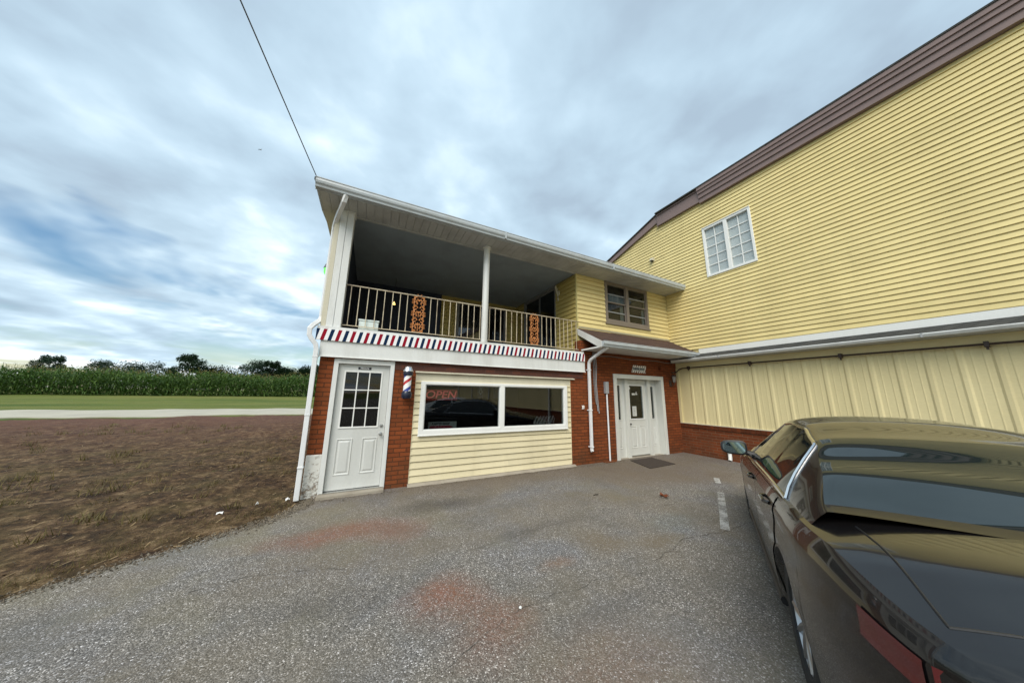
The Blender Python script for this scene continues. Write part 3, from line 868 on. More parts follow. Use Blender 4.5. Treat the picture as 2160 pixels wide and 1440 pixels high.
for xx in (.165, .545):
    mb = MB(); raised_panel(mb, xx, xx + .24, .225, .80, .0455); mb.build('raised_panel', M['door'], dr)
kn = MB().lathe([(.031, .0), (.031, -.006), (.012, -.010), (.012, -.032), (.022, -.040), (.028, -.055), (.022, -.066), (.0, -.069)], (.826, .045, .85), 20, 'y').build('door_knob', M['steel'], dr, smooth=True)
MB().lathe([(.030, .0), (.030, -.008), (.024, -.018), (.010, -.020), (0, -.020)], (.826, .045, .992), 20, 'y').build('deadbolt', M['steel'], dr, smooth=True)
for z in (.25, 1.05, 1.80): MB().box(.066, .074, .036, .05, z, z + .1).build('hinge', M['steel'], dr)
MB().box(.072, .882, .05, .085, -.006, .0045).build('door_sweep', M['black'], dr)
MB().box(.0, .95, -.16, .16, -.13, -.012).build('door_sill', M['concrete'], B, bevel=.012)
MB().box(.02, .93, -.05, .12, -.011, -.002).build('threshold', M['steel'], B)

# sided bay with the long two-light window
wh = (1.45, 4.886, .796, 1.793)
mb = MB(); lap_siding(mb, 'x', 1.353, 4.997, -.015, 1.86, .03, .119, -1, [(1.46, 4.876, .81, 1.785)], lip=.030)
mb.panel('x', 1.346, 5.004, -.09, 1.945, .032, .14, [(1.50, 4.84, .84, 1.75)])
mb.build('siding', M['cream_siding'], B, merge=False)
MB().box(1.352, 4.998, .008, .031, 1.80, 1.938).build('window_head', M['trim_cream'], B)
MB().prism([(.0, 1.983), (-.045, 1.968), (-.045, 1.948), (-.004, 1.955), (.0, 1.95)], 'x', 1.33, 5.11).build('drip_cap', M['trim_cream'], B)
MB().box(1.346, 1.352, -.001, .03, -.012, 1.94).build('corner_trim', M['cream_siding'], B)
MB().box(4.998, 5.004, -.001, .03, -.012, 1.94).build('corner_trim', M['cream_siding'], B)
fr = MB().panel('x', *wh, -.030, .10, [(1.535, 3.105, .885, 1.735), (3.205, 4.80, .885, 1.735)]).build('shop_window', M['white_bright'], B, bevel=.006)
MB().panel('x', 1.522, 4.813, .872, 1.748, -.012, .04, [(1.55, 3.09, .90, 1.722), (3.22, 4.785, .90, 1.722)]).build('sash', M['white'], fr)
for a, b in ((1.545, 3.095), (3.215, 4.79)): MB().box(a, b, .022, .028, .895, 1.727).build('pane', M['glass_dark'], fr)
MB().box(1.44, 4.896, -.040, -.028, .785, .80).build('sill', M['white_bright'], fr)
mb = MB(); rr = random.Random(3); n = 60; rows = []
for i in range(n + 1):
    x = 1.33 + 3.75 * i / n; k = .03 * noise.noise((x * 5, 1, 0)); z = -.017 + .012 * noise.noise((x * 9, 3, 0))
    rows.append([(x, -.085 + k, -.075), (x, -.07 + k, -.045 + .8 * z * .3), (x, -.045 + k * .5, z - .012), (x, .04, z)])
mb.grid(rows); mb.build('foundation_ledge', M['concrete'], B, smooth=True)
# dark room behind the glass
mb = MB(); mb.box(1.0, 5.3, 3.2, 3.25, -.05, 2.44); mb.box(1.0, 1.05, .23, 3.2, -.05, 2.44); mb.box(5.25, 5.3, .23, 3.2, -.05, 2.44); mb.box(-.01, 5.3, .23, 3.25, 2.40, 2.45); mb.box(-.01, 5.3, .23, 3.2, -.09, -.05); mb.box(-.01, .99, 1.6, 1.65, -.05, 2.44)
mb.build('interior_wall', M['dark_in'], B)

# recessed white entrance with sidelights
MB().panel('x', *(6.452, 8.498, -.11, 2.158), -.026, -.0005, [(6.565, 8.385, -.3, 2.045)]).build('entrance_casing', M['doorwhite'], B, bevel=.004)
mb = MB(); mb.box(6.545, 6.566, .0, .24, -.11, 2.06); mb.box(8.384, 8.406, .0, .24, -.11, 2.06); mb.box(6.545, 8.406, .0, .24, 2.044, 2.062)
mb.build('entrance_jamb', M['doorwhite'], B)
for (a, b, g) in ((6.567, 7.035, (6.70, 6.885)), (8.065, 8.383, (8.155, 8.275))):
    sl = MB().panel('x', a, b, -.10, 2.04, .195, .235, [(g[0], g[1], .925, 1.86)]).build('sidelight', M['doorwhite'], B)
    MB().panel('x', g[0] - .03, g[1] + .03, .895, 1.89, .186, .1955, [(g[0] + .004, g[1] - .004, .93, 1.855)]).build('sidelight_bead', M['doorwhite'], sl)
    MB().box(g[0], g[1], .212, .218, .925, 1.86).build('sidelight_pane', M['glass'], sl)
    mb = MB(); raised_panel(mb, g[0] - .02, g[1] + .02, .16, .72, .1955); mb.build('raised_panel', M['doorwhite'], sl)
for xx in (7.03, 7.955): MB().box(xx, xx + .115, .12, .24, -.10, 2.043).build('door_post', M['doorwhite'], B, bevel=.006)
ed = MB().panel('x', 7.150, 7.950, -.04, 2.035, .19, .232, [(7.245, 7.80, .94, 1.87)]).build('door', M['doorwhite'], B)
MB().panel('x', 7.215, 7.83, .91, 1.90, .176, .1905, [(7.25, 7.795, .945, 1.865)]).build('glazing_bead', M['white_bright'], ed, bevel=.003)
MB().box(7.245, 7.80, .208, .214, .94, 1.87).build('door_pane', M['glass'], ed)
for xx in (7.235, 7.58):
    mb = MB(); raised_panel(mb, xx, xx + .24, .15, .74, .1905); mb.build('raised_panel', M['doorwhite'], ed)
MB().lathe([(.030, 0), (.030, -.008), (.012, -.012), (.012, -.03), (.026, -.045), (.02, -.062), (0, -.066)], (7.195, .19, .80), 18, 'y').build('door_knob', M['black'], ed, smooth=True)
MB().box(7.15, 7.95, .17, .24, -.07, -.045).build('threshold', M['steel'], B)
MB().box(6.45, 8.5, -.10, .26, -.14, -.072).build('door_sill', M['concrete'], B, bevel=.01)
mb = MB(); mb.box(6.3, 9.0, 2.4, 2.45, -.1, 2.4); mb.box(6.3, 6.35, .24, 2.4, -.1, 2.4); mb.box(8.95, 9.0, .24, 2.4, -.1, 2.4); mb.box(6.3, 9, .24, 2.4, 2.35, 2.4); mb.box(6.3, 9, .24, 2.4, -.12, -.1)
M['olive_in'] = plain('olive_interior', (.075, .070, .045), .8)
mb.build('interior_wall', M['olive_in'], B)

# upper storey: front wall with the paired brown window, side wall on to the porch
M['curtain'] = plain('grey_curtain', (.20, .22, .22), .9)
uw = (6.441, 8.262, 3.617, 4.883)
mb = MB(); lap_siding(mb, 'x', 5.405, WX - .001, 3.39, CEIL - .012, UP, .126, -1, [(6.47, 8.235, 3.66, 4.86)])
mb.panel('x', 5.41, WX - .001, 2.98, CEIL, UP + .001, UP + .10, [(6.50, 8.20, 3.69, 4.83)])
mb.build('siding', M['yellow'], B, merge=False)
MB().box(5.41, WX - .002, UP - .018, UP - .001, 3.358, 3.39).build('siding_trim', M['trim_cream'], B)
M['trim_yellow'] = paint('yellow_corner_trim', (.60, .52, .22), .5, .2)
MB().box(5.392, 5.432, UP - .022, UP + .03, 2.666, CEIL - .008).build('corner_trim', M['trim_yellow'], B)
MB().box(5.41, WX - .002, UP - .014, UP - .0005, CEIL - .035, CEIL - .008).build('siding_trim', M['trim_yellow'], B)
mb = MB(); lap_siding(mb, 'x', 5.43, 6.6, 2.86, 3.36, UP - .001, .126, -1); mb.build('siding', M['yellow'], B, merge=False)
f = MB().panel('x', *uw, UP - .035, UP + .05, [(6.53, 7.29, 3.73, 4.82), (7.40, 8.18, 3.73, 4.82)]).build('upper_window', M['window_brown'], B, bevel=.005)
MB().box(6.415, 8.29, UP - .06, UP - .02, 3.585, 3.63).build('sill', M['window_brown'], f)
for (a, b) in ((6.53, 7.29), (7.40, 8.18)):
    mb = MB(); mb.panel('x', a, b, 4.25, 4.82, UP - .012, UP + .012, [(a + .035, b - .035, 4.285, 4.79)]); mb.panel('x', a, b, 3.73, 4.28, UP + .013, UP + .037, [(a + .035, b - .035, 3.765, 4.245)])
    s = mb.build('sash', M['window_brown'], f)
    MB().box(a, b, UP - .008, UP + .004, 4.50, 4.525).build('sash_bar', M['grey_box'], s); MB().box(a, b, UP + .016, UP + .028, 3.97, 3.995).build('sash_bar', M['grey_box'], s)
    MB().box(a + .035, b - .035, UP - .002, UP + .002, 4.285, 4.79).build('pane', M['glass'], f)
    MB().box(a + .035, b - .035, UP + .024, UP + .028, 3.765, 4.245).build('pane', M['glass'], f)
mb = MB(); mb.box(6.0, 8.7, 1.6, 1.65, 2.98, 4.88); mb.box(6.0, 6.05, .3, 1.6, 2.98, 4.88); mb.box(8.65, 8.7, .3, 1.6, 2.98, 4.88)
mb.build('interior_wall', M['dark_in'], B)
for q in ((7.10, 7.24, 3.77, 4.24), (8.04, 8.15, 3.77, 4.24), (6.57, 7.25, 4.29, 4.52)): MB().box(q[0], q[1], UP + .055, UP + .06, q[2], q[3]).build('curtain', M['curtain'], B)
# porch walls
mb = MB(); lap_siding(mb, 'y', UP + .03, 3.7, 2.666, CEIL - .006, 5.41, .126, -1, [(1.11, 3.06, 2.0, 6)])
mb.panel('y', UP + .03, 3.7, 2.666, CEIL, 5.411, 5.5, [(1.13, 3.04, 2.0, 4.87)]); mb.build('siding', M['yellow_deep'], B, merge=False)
pdr = MB().panel('y', 1.09, 3.07, 2.666, CEIL - .005, 5.385, 5.43, [(1.15, 3.01, 2.5, 4.84)]).build('patio_door', M['grey_trim'], B)
mb = MB()
for a, b in ((1.15, 2.09), (2.06, 3.01)): mb.panel('y', a, b, 2.67, 4.84, 5.425, 5.455, [(a + .05, b - .05, 2.76, 4.78)])
mb.build('sliding_frame', M['grey_trim'], pdr)
MB().box(5.438, 5.444, 1.2, 2.96, 2.76, 4.78).build('pane', M['glass_dark'], pdr)
MB().box(5.46, 5.48, 1.1, 3.1, 2.6, 4.88).build('curtain', M['navy_wall'], pdr)
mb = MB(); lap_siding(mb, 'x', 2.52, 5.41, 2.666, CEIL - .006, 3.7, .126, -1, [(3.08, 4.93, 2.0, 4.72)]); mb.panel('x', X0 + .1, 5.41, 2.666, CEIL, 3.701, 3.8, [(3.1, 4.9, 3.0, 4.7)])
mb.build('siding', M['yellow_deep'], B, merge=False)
pw = MB().panel('x', 3.05, 4.96, 3.02, 4.76, 3.67, 3.75, [(3.15, 3.98, 3.1, 4.67), (4.05, 4.87, 3.1, 4.67)]).build('porch_window', M['grey_trim'], B)
MB().box(3.15, 4.87, 3.72, 3.725, 3.1, 4.67).build('pane', M['glass_dark'], pw)
MB().box(3.05, 4.96, 3.8, 3.82, 3.02, 4.76).build('curtain', M['dark_in'], pw)
MB().box(X0 + .1, 2.5, 3.64, 3.69, 2.666, CEIL - .006).build('porch_inner_wall', M['navy_wall'], B)  # plain dark blue slabs along the back and left side of the porch
MB().box(X0 + .1, X0 + .16, UP + .03, 3.64, 2.666, CEIL - .006).build('porch_inner_wall', M['navy_wall'], B)
# corner post: three strips; round pillar
mb = MB(); mb.box(-.275, -.20, UP - .17, UP + .03, 2.664, CEIL - .008); mb.build('corner_post_side', M['trim_cream'], B, bevel=.004)
mb = MB(); mb.box(-.192, -.094, UP - .18, UP + .03, 2.664, CEIL - .008); mb.box(-.086, .022, UP - .18, UP + .03, 2.664, CEIL - .008); mb.build('corner_post', M['white'], B, bevel=.006)
MB().box(-.20, -.085, UP - .165, UP + .02, 2.664, CEIL - .009).build('corner_post_core', M['white'], B)
MB().box(-.11, .04, UP - .195, UP + .035, CEIL - .045, CEIL - .0075).build('post_cap', M['white'], B, bevel=.004)
pl_ = MB().lathe([(.072, 2.662), (.072, CEIL - .05)], (2.70, .0, 0), 28).build('pillar', M['white'], B, smooth=True)
MB().lathe([(.078, CEIL - .06), (.098, CEIL - .045), (.098, CEIL - .008)], (2.70, .0, 0), 28).build('pillar_cap', M['white'], pl_, smooth=True)

# balcony railing
RY = .075
rl = MB().box(.022, 5.395, RY - .016, RY + .016, 3.485, 3.503).build('railing', M['rail'], B, bevel=.003)
MB().box(.022, 5.395, RY - .012, RY + .012, 2.733, 2.746).build('bottom_rail', M['rail'], rl)
for x in [.109, .247, .393, .535, .675, .815, .951, 1.086, 1.538, 1.671, 1.807, 1.942, 2.074, 2.207, 2.343, 2.476, 2.62, 2.842, 2.979, 3.117, 3.259, 3.399, 3.535, 3.668, 3.804, 4.232, 4.371, 4.502, 4.637, 4.772, 4.896, 5.02, 5.156, 5.30]:
    mb = MB(); mb.box(x - .0065, x + .0065, RY - .0065, RY + .0065, 2.746, 3.485)
    if abs(x - 2.476) < .01: mb.lathe([(.012, 3.10), (.022, 3.12), (.012, 3.14)], (x, RY, 0), 8)
    mb.build('baluster', M['rail'], rl)


def scroll_panel(cx):
    """cast panel: mirrored C-scrolls, leaves and a central stem"""
    mb = MB(); H0, H1 = 2.746, 3.485; z = lambda t: H0 + (H1 - H0) * t
    def sc(px, pz, r0, r1, a0, a1, sx, w=.0105, n=20):
        P = [];
        for i in range(n + 1):
            t = i / n; a = a0 + (a1 - a0) * t; r = r0 + (r1 - r0) * t
            P.append((cx + sx * (px + r * math.cos(a)), RY - .004 * math.sin(3 * t), pz + r * math.sin(a)))
        mb.tube(P, [w * (1.15 - .5 * i / n) for i in range(n + 1)], 6)
    def leaf(px, pz, ang, L, w, sx):
        d = Vector((math.cos(ang) * sx, 0, math.sin(ang))); s = Vector((-d.z, 0, d.x)); p = Vector((cx + sx * px, RY, pz))
        n_ = Vector((0, -.012, 0)); q = [p, p + d * L * .35 + s * w, p + d * L, p + d * L * .35 - s * w, p + d * L * .4 + n_, p + d * L * .4 - n_]
        mb.add(q, [(0, 1, 4), (1, 2, 4), (2, 3, 4), (3, 0, 4), (1, 0, 5), (2, 1, 5), (3, 2, 5), (0, 3, 5)])
    for sx in (-1, 1):
        for zb in (z(.02), z(.36), z(.70)):
            sc(.055, zb + .07, .052, .016, -PI * .6, PI * 1.4, sx); sc(.050, zb + .16, .045, .014, PI * .55, -PI * 1.3, sx)
            sc(.0, zb + .115, .05, .045, -PI * .1, PI * .45, sx, .008, 10)
            for (px, pz, an, L) in ((.10, zb + .07, .25, .05), (.10, zb + .15, -.15, .048), (.085, zb + .20, .9, .06), (.06, zb + .015, -.7, .055), (.02, zb + .22, 1.2, .06), (.02, zb + .06, .7, .06), (.105, zb + .11, .05, .035), (.03, zb + .13, 2.3, .04)):
                leaf(px, pz, an, L, .016, sx)
        P = [(cx + sx * (.095 + .022 * math.sin(t * 3 * 2 * PI / 12 * 4)), RY, z(t / 12)) for t in range(13)]
        mb.tube(P, .0085, 6)
    mb.tube([(cx - .10, RY, z(.02)), (cx + .10, RY, z(.02))], .007, 6); mb.tube([(cx - .10, RY, z(.985)), (cx + .10, RY, z(.985))], .007, 6)
    for t in (.20, .54, .88): mb.lathe([(.0, -.02), (.02, -.012), (.02, .012), (0, .02)], (cx, RY, z(t)), 10)
    mb.tube([(cx, RY, z(.05)), (cx, RY, z(.27))], .008, 6); mb.tube([(cx, RY, z(.42)), (cx, RY, z(.58))], .008, 6)
    return mb.build('scroll_panel', M['scroll'], rl, merge=False)


scroll_panel(1.312); scroll_panel(4.018)

# small brown roof over the entrance
SR = [(5.405, UP - .002, 3.33), (WX - .001, UP - .002, 3.345)]
mb = MB(); mb.prism([(UP - .003, 3.34), (-.70, 2.865), (-.70, 2.835), (UP - .003, 3.295)], 'x', 5.41, WX - .002); sr = mb.build('entrance_roof', M['shingle_brown'], B)
MB().prism([(UP - .004, 3.32), (-.72, 2.85), (-.72, 2.70), (-.62, 2.715), (UP - .025, 3.15)], 'x', 5.385, 5.4085).build('rake_board', M['white'], sr)
MB().box(5.41, WX - .002, -.66, -.001, 2.712, 2.726).build('soffit', M['white'], sr)
MB().box(5.388, 5.41, -.68, -.002, 2.70, 2.735).build('soffit_trim', M['white_bright'], sr)
gq = [(p[0] - .145 + .0, p[1] - 2.19) for p in gp]
gq = [(-.70 + (p[0] + .455) * .95, 2.845 + (p[1] - 5.042) * .87) for p in gp]
gg = MB().prism(gq, 'x', 5.40, WX - .09).build('gutter', M['gutter'], sr)
MB().prism([gq[0], gq[3], gq[5], gq[6], gq[7], gq[8]], 'x', 5.396, 5.3995).build('end_cap', M['gutter'], gg)
MB().box(5.41, WX - .002, -.702, -.685, 2.70, 2.84).build('fascia_board', M['white'], sr)
mb = MB(); mb.tube([(5.62, -.012, 2.58), (6.4, -.014, 2.63), (7.2, -.013, 2.59), (8.2, -.014, 2.62), (8.75, -.014, 2.59), (9.1, -.02, 2.60)], .008, 6)
tag(mb.build('wall_cable', M['grey_trim'], None, smooth=True), 'thin grey cable sagging along the brick above the white entrance', 'cable')

# ------------------------------------------------------------------ the taller yellow building on the right
Y = thing('yellow_building', 'tall building clad in narrow yellow siding over a ribbed panel wall and brick base', 'building', (WX + 5, -18, G0))
YB, YF = 6.6, -46.0


def w_top(iv, z):
    if z < 6.0: return iv
    out = []
    for s, e in iv:
        lim = YB if z <= 6.0 else .124 + (7.86 - z) / .30 if z < 7.86 else -1e9
        if z > 7.52: lim = min(lim, .5)
        if lim > s: out.append((s, min(e, lim)))
    return out


win = (-2.456, -1.235, 5.034, 6.588)
mb = MB(); lap_siding(mb, 'y', YF, YB, 2.975, 7.72, WX, .106, -1, [(win[0] + .03, win[1] - .03, 5.06, 6.56)], top=w_top, lip=.026, slot=.018)
# sheathing right behind the laps
for (a, b, c, d) in ((YF, win[0] + .05, -.5, 7.7), (win[1] - .05, .12, -.5, 7.7), (win[0] + .05, win[1] - .05, -.5, 5.08), (win[0] + .05, win[1] - .05, 6.54, 7.7)):
    mb.quad((WX + .002, a, c), (WX + .002, b, c), (WX + .002, b, d), (WX + .002, a, d))
mb.add([(WX + .002, .12, -.5), (WX + .002, YB, -.5), (WX + .002, YB, 5.86), (WX + .002, .12, 7.75)], [(0, 1, 2, 3)])
mb.build('siding', M['yellow'], Y, merge=False)
MB().box(WX + .01, WX + .1, YB - .1, YB, -.6, 5.8).build('end_wall', M['yellow'], Y)
mb = MB(); mb.quad((WX + .1, YB, -.6), (WX + 14, YB, -.6), (WX + 14, YB, 5.8), (WX + .1, YB, 5.8)); mb.build('end_wall', M['yellow'], Y); mb = MB(); mb.quad((WX, YF, -.6), (WX + 14, YF, -.6), (WX + 14, YF, 7.7), (WX, YF, 7.7)); mb.build('end_wall', M['yellow'], Y)
# roof edge: deep stepped brown fascia toward the camera, a narrow rake falling away behind
mb = MB()
FX = WX - .11
mb.box(FX, WX - .001, -1.295, .124, 7.47, 7.84); mb.box(FX - .03, WX - .001, -1.295, .124, 7.8405, 7.90)
mb.box(FX - .0, WX - .001, YF, -1.30, 7.42, 7.565); mb.box(FX - .03, WX - .001, YF, -1.30, 7.567, 7.70); mb.box(FX - .06, WX - .001, YF, -1.30, 7.702, 7.80); mb.box(FX - .085, WX - .001, YF, -1.30, 7.802, 7.90)
mb.prism([(.126, 7.62), (.126, 7.90), (YB, 7.90 - .31 * (YB - .126)), (YB, 7.74 - .285 * (YB - .126))], 'x', FX + .02, WX - .001)
mb.build('fascia', M['fascia_brown'], Y)
MB().box(FX + .0, FX + .04, .118, .14, 7.44, 7.66).build('fascia_end', M['fascia_brown'], Y)
mb = MB(); mb.box(FX - .10, WX + 14, YF, .126, 7.902, 7.94)
mb.prism([(.126, 7.94), (.126, 7.90), (YB + .1, 7.90 - .31 * (YB - .026)), (YB + .1, 7.95 - .31 * (YB - .026))], 'x', FX - .02, WX + 14)
mb.build('roof', M['shingle_grey'], Y)
wf = MB().panel('y', *win, WX - .045, WX + .06, [(-1.805, -1.295, 5.10, 6.53), (-2.40, -1.895, 5.10, 6.53)]).build('window', M['white_bright'], Y, bevel=.006)
for a, b in ((-1.805, -1.295), (-2.40, -1.895)):
    MB().box(WX + .016, WX + .022, a, b, 5.10, 6.53).build('pane', M['glass_clear'], wf)
    mb = MB(); m_ = (a + b) / 2; mb.box(WX + .003, WX + .0155, m_ - .011, m_ + .011, 5.10, 6.53)
    for k in range(1, 5):
        z = 5.10 + 1.43 * k / 5; mb.box(WX + .004, WX + .0150, a, b, z - .011, z + .011)
    mb.build('muntin_grid', M['white_bright'], wf)
    MB().box(WX + .028, WX + .032, a, b, 5.10, 6.53).build('blind', M['blind'], wf)
MB().prism([(-1.235, 6.592), (-2.456, 6.592), (-2.456, 6.61), (-1.235, 6.61)], 'x', WX - .06, WX - .001).build('drip_cap', M['white_bright'], wf)
# lower wall: flashing band, steep little shingle skirt, gutter, ribbed metal panels, brick base
MB().box(WX - .03, WX - .001, YF, UP - .9, 2.822, 2.962).build('flashing_band', M['white_bright'], Y)
mb = MB(); mb.prism([(WX - .001, 2.832), (WX - .375, 2.665), (WX - .375, 2.64), (WX - .001, 2.79)], 'y', YF, -.30); sk = mb.build('skirt_roof', M['shingle_grey'], Y)
mb = MB(); mb.prism([(WX - .37, 2.668), (WX - .41, 2.668), (WX - .415, 2.655), (WX - .405, 2.635), (WX - .385, 2.606), (WX - .32, 2.606), (WX - .32, 2.64)], 'y', YF, -.10)
gt = mb.build('gutter', M['white'], Y)
for yy in (-1.46, -4.6, -7.7): MB().box(WX - .418, WX - .32, yy, yy + .025, 2.602, 2.672).build('gutter_joint', M['grey_box'], gt)
MB().box(WX - .30, WX - .001, YF, -.02, 2.60, 2.612).build('soffit', M['soffit'], Y)
MB().box(WX - .035, WX - .0015, YF, -.003, 2.455, 2.598).build('frieze_board', M['panel_yellow'], Y)
mb = MB(); yy = -.118
mb.quad((WX - .012, -.002, .79), (WX - .012, YF, .79), (WX - .012, YF, 2.45), (WX - .012, -.002, 2.45))
mb.box(WX - .05, WX - .011, -.075, -.003, .80, 2.44)
while yy > YF:
    yy -= .3145
    mb.prism([(WX - .012, yy - .045), (WX - .026, yy - .020), (WX - .026, yy + .020), (WX - .012, yy + .045)], 'z', .80, 2.44)
    for k in (.105, .21):
        mb.prism([(WX - .012, yy - k - .012), (WX - .015, yy - k - .004), (WX - .015, yy - k + .004), (WX - .012, yy - k + .012)], 'z', .80, 2.44)
mb.build('ribbed_wall', M['panel_yellow'], Y)
MB().box(WX - .055, WX - .001, YF, -.003, .793, .812).build('base_flashing', M['trim_cream'], Y)
MB().box(WX - .055, WX + .1, YF, -.001, .685, .792).build('brick_cap', M['brick_cap'], Y, bevel=.008)
MB().box(WX - .030, WX + .1, YF, -.001, -.5, .684).build('brick_base', M['brick_y'], Y)
for yy in (-7.0, -15.5, -19.6, -24.0):
    MB().tube([(WX - .34, yy, 2.65), (WX - .08, yy, 2.4), (WX - .08, yy, .0)], .04, flat=(.08, .08)).build('downspout', M['downspout'], Y)

vt = thing('wall_vent', 'small cream hooded vent high on the yellow siding left of the gridded window', 'vent', (WX - .01, .475, 6.36))
MB().prism([(.40, 6.30), (.55, 6.30), (.55, 6.43), (.40, 6.43)], 'x', WX - .025, WX - .004).build('flange', M['trim_cream'], vt)
MB().prism([(WX - .025, 6.42), (WX - .025, 6.31), (WX - .13, 6.31), (WX - .14, 6.33), (WX - .09, 6.415)], 'y', .42, .53).build('hood', M['trim_cream'], vt, bevel=.006)
MB().box(WX - .125, WX - .03, .428, .522, 6.302, 6.309).build('opening', M['black'], vt)

cd_ = thing('conduit_run', 'dark brown pipe clamped along the top of the ribbed yellow wall', 'pipe', (WX - .1, -1.2, 2.43))
MB().tube([(8.92, -.035, 2.30), (9.02, -.05, 2.305), (9.09, -.08, 2.33), (9.105, -.16, 2.40), (9.11, -.26, 2.428), (9.11, -.6, 2.430), (9.11, -46 + 20, 2.44)], .018, 8).build('pipe', M['pipe_brown'], cd_, smooth=True)
for yy in (-.44, -1.99, -3.55, -5.1, -6.7):
    mb = MB(); mb.box(WX - .15, WX - .047, yy - .022, yy + .022, 2.385, 2.475); mb.box(WX - .115, WX - .095, yy - .012, yy + .012, 2.345, 2.385); mb.build('clamp', M['pipe_brown'], cd_, bevel=.004)
ds = thing('drain_pipe', 'short white pipe end on the brick base of the yellow building behind the car mirror', 'pipe', (WX - .06, -1.27, G0))
MB().tube([(WX - .031, -1.265, .24), (WX - .07, -1.265, .22), (WX - .075, -1.265, .17), (WX - .075, -1.265, .0), (WX - .10, -1.265, -.04)], .045, 10).build('pipe', M['white_bright'], ds, smooth=True)
MB().lathe([(.056, .14), (.056, .19)], (WX - .075, -1.265, 0), 14).build('collar', M['white_bright'], ds, smooth=True)
jb = tag(MB().box(8.36, 8.62, -.07, -.001, 2.34, 2.46).build('junction_box', M['brick_x'], None, bevel=.006), 'flat brick coloured box above the lantern by the entrance', 'box')

# ------------------------------------------------------------------ things fixed to the shop
bp = thing('barber_pole', 'small barber pole with chrome cap and red, white and blue spiral on the brick', 'barber pole', (1.183, -.02, 1.45))
PX, PY = 1.183, -.16
MB().lathe([(.066, 1.595), (.066, 1.885)], (PX, PY, 0), 28).build('striped_cylinder', M['pole'], bp, smooth=True)
MB().lathe([(.080, 1.880), (.086, 1.892), (.086, 1.925), (.080, 1.945), (.072, 1.950)], (PX, PY, 0), 28).build('top_collar', M['navy'], bp, smooth=True)
MB().lathe([(.090, 1.948), (.096, 1.956), (.094, 1.972), (.078, 1.990), (.074, 2.010), (.060, 2.034), (.034, 2.046), (.0, 2.049)], (PX, PY, 0), 28).build('chrome_cap', M['chrome'], bp, smooth=True)
MB().lathe([(.0, 1.462), (.072, 1.470), (.086, 1.50), (.088, 1.545), (.078, 1.585), (.070, 1.600)], (PX, PY, 0), 28).build('base', M['navy'], bp, smooth=True)
mb = MB(); mb.box(PX - .045, PX + .045, -.095, -.001, 1.885, 1.945); mb.box(PX - .045, PX + .045, -.095, -.001, 1.50, 1.57); mb.box(PX - .05, PX + .05, -.014, -.0005, 1.46, 1.97); mb.build('bracket', M['navy'], bp, bevel=.006)

ps = thing('door_sign', 'narrow black sign reading PRIVATE on the top rail of the left door', 'sign', (.47, .04, 1.98))
MB().box(.367, .575, .040, .0445, 1.962, 2.008).build('plate', M['black'], ps, bevel=.004)
M['sign_white'] = plain('sign_white', (.78, .78, .76), .5)
lettering('PRIVATE', .036, 'letters', M['sign_white'], ps, (.471, .0385, 1.9845), (1, 0, 0), (0, 0, 1), depth=.001, bold=.0012)


def m_slash(name, bg_alpha):
    """white brush strokes leaning right"""
    t = NT(name); o = t.xyz()
    w = t.noise(14, 3, .6)
    a = t.math('ADD', t.math('SUBTRACT', o[0], t.math('MULTIPLY', o[2], .55)), t.math('MULTIPLY', w, .05))
    f = t.math('FRACT', t.math('DIVIDE', a, .088))
    k = t.ramp(t.math('ADD', f, t.math('MULTIPLY', t.math('SUBTRACT', t.noise(26, 3), .5), .5)), [(.30, 0.0), (.38, 1.0)])
    b = t.n('ShaderNodeBsdfPrincipled'); t.put(b.inputs['Base Color'], (.80, .76, .70) if bg_alpha else (.15, .15, .16)); b.inputs['Roughness'].default_value = .6
    t.put(b.inputs['Alpha'], k); t.t.links.new(b.outputs[0], t.out.inputs[0]); return t.m


def ragged(x0, x1, z0, z1, y, lean=.10, n=9, seed=1):
    r_ = random.Random(seed); mb = MB(); up = []; lo = []
    for i in range(n * 2 + 1):
        t = i / (n * 2); up.append((x0 + lean + (x1 - x0 - lean) * t, z1 - (.028 if i % 2 else 0) * r_.uniform(.5, 1.2))); lo.append((x0 + (x1 - x0 - lean * .4) * t, z0 + (.028 if i % 2 else 0) * r_.uniform(.5, 1.2)))
    for i in range(n * 2): mb.add([(lo[i][0], y, lo[i][1]), (lo[i + 1][0], y, lo[i + 1][1]), (up[i + 1][0], y, up[i + 1][1]), (up[i][0], y, up[i][1]), (lo[i][0], y + .004, lo[i][1]), (lo[i + 1][0], y + .004, lo[i + 1][1]), (up[i + 1][0], y + .004, up[i + 1][1]), (up[i][0], y + .004, up[i][1])], [(0, 1, 2, 3), (4, 7, 6, 5), (0, 4, 5, 1), (3, 2, 6, 7)])
    return mb


M['slash'] = m_slash('white_brush_strokes', True)
es = thing('shop_sign', 'small sign of white slanted strokes reading BARBER SHOP above the white entrance', 'sign', (7.48, -.01, 2.2))
ragged(7.175, 7.80, 2.22, 2.45, -.006).build('strokes', M['slash'], es, merge=False)
M['pale_plate'] = plain('pale_sign_plate', (.50, .52, .50), .5)
MB().box(7.235, 7.725, -.010, -.0065, 2.29, 2.385).build('plate', M['pale_plate'], es)
lettering('BARBER SHOP', .078, 'letters', M['black'], es, (7.48, -.0125, 2.338), (1, 0, 0), (0, 0, 1), depth=.001, bold=.0035)

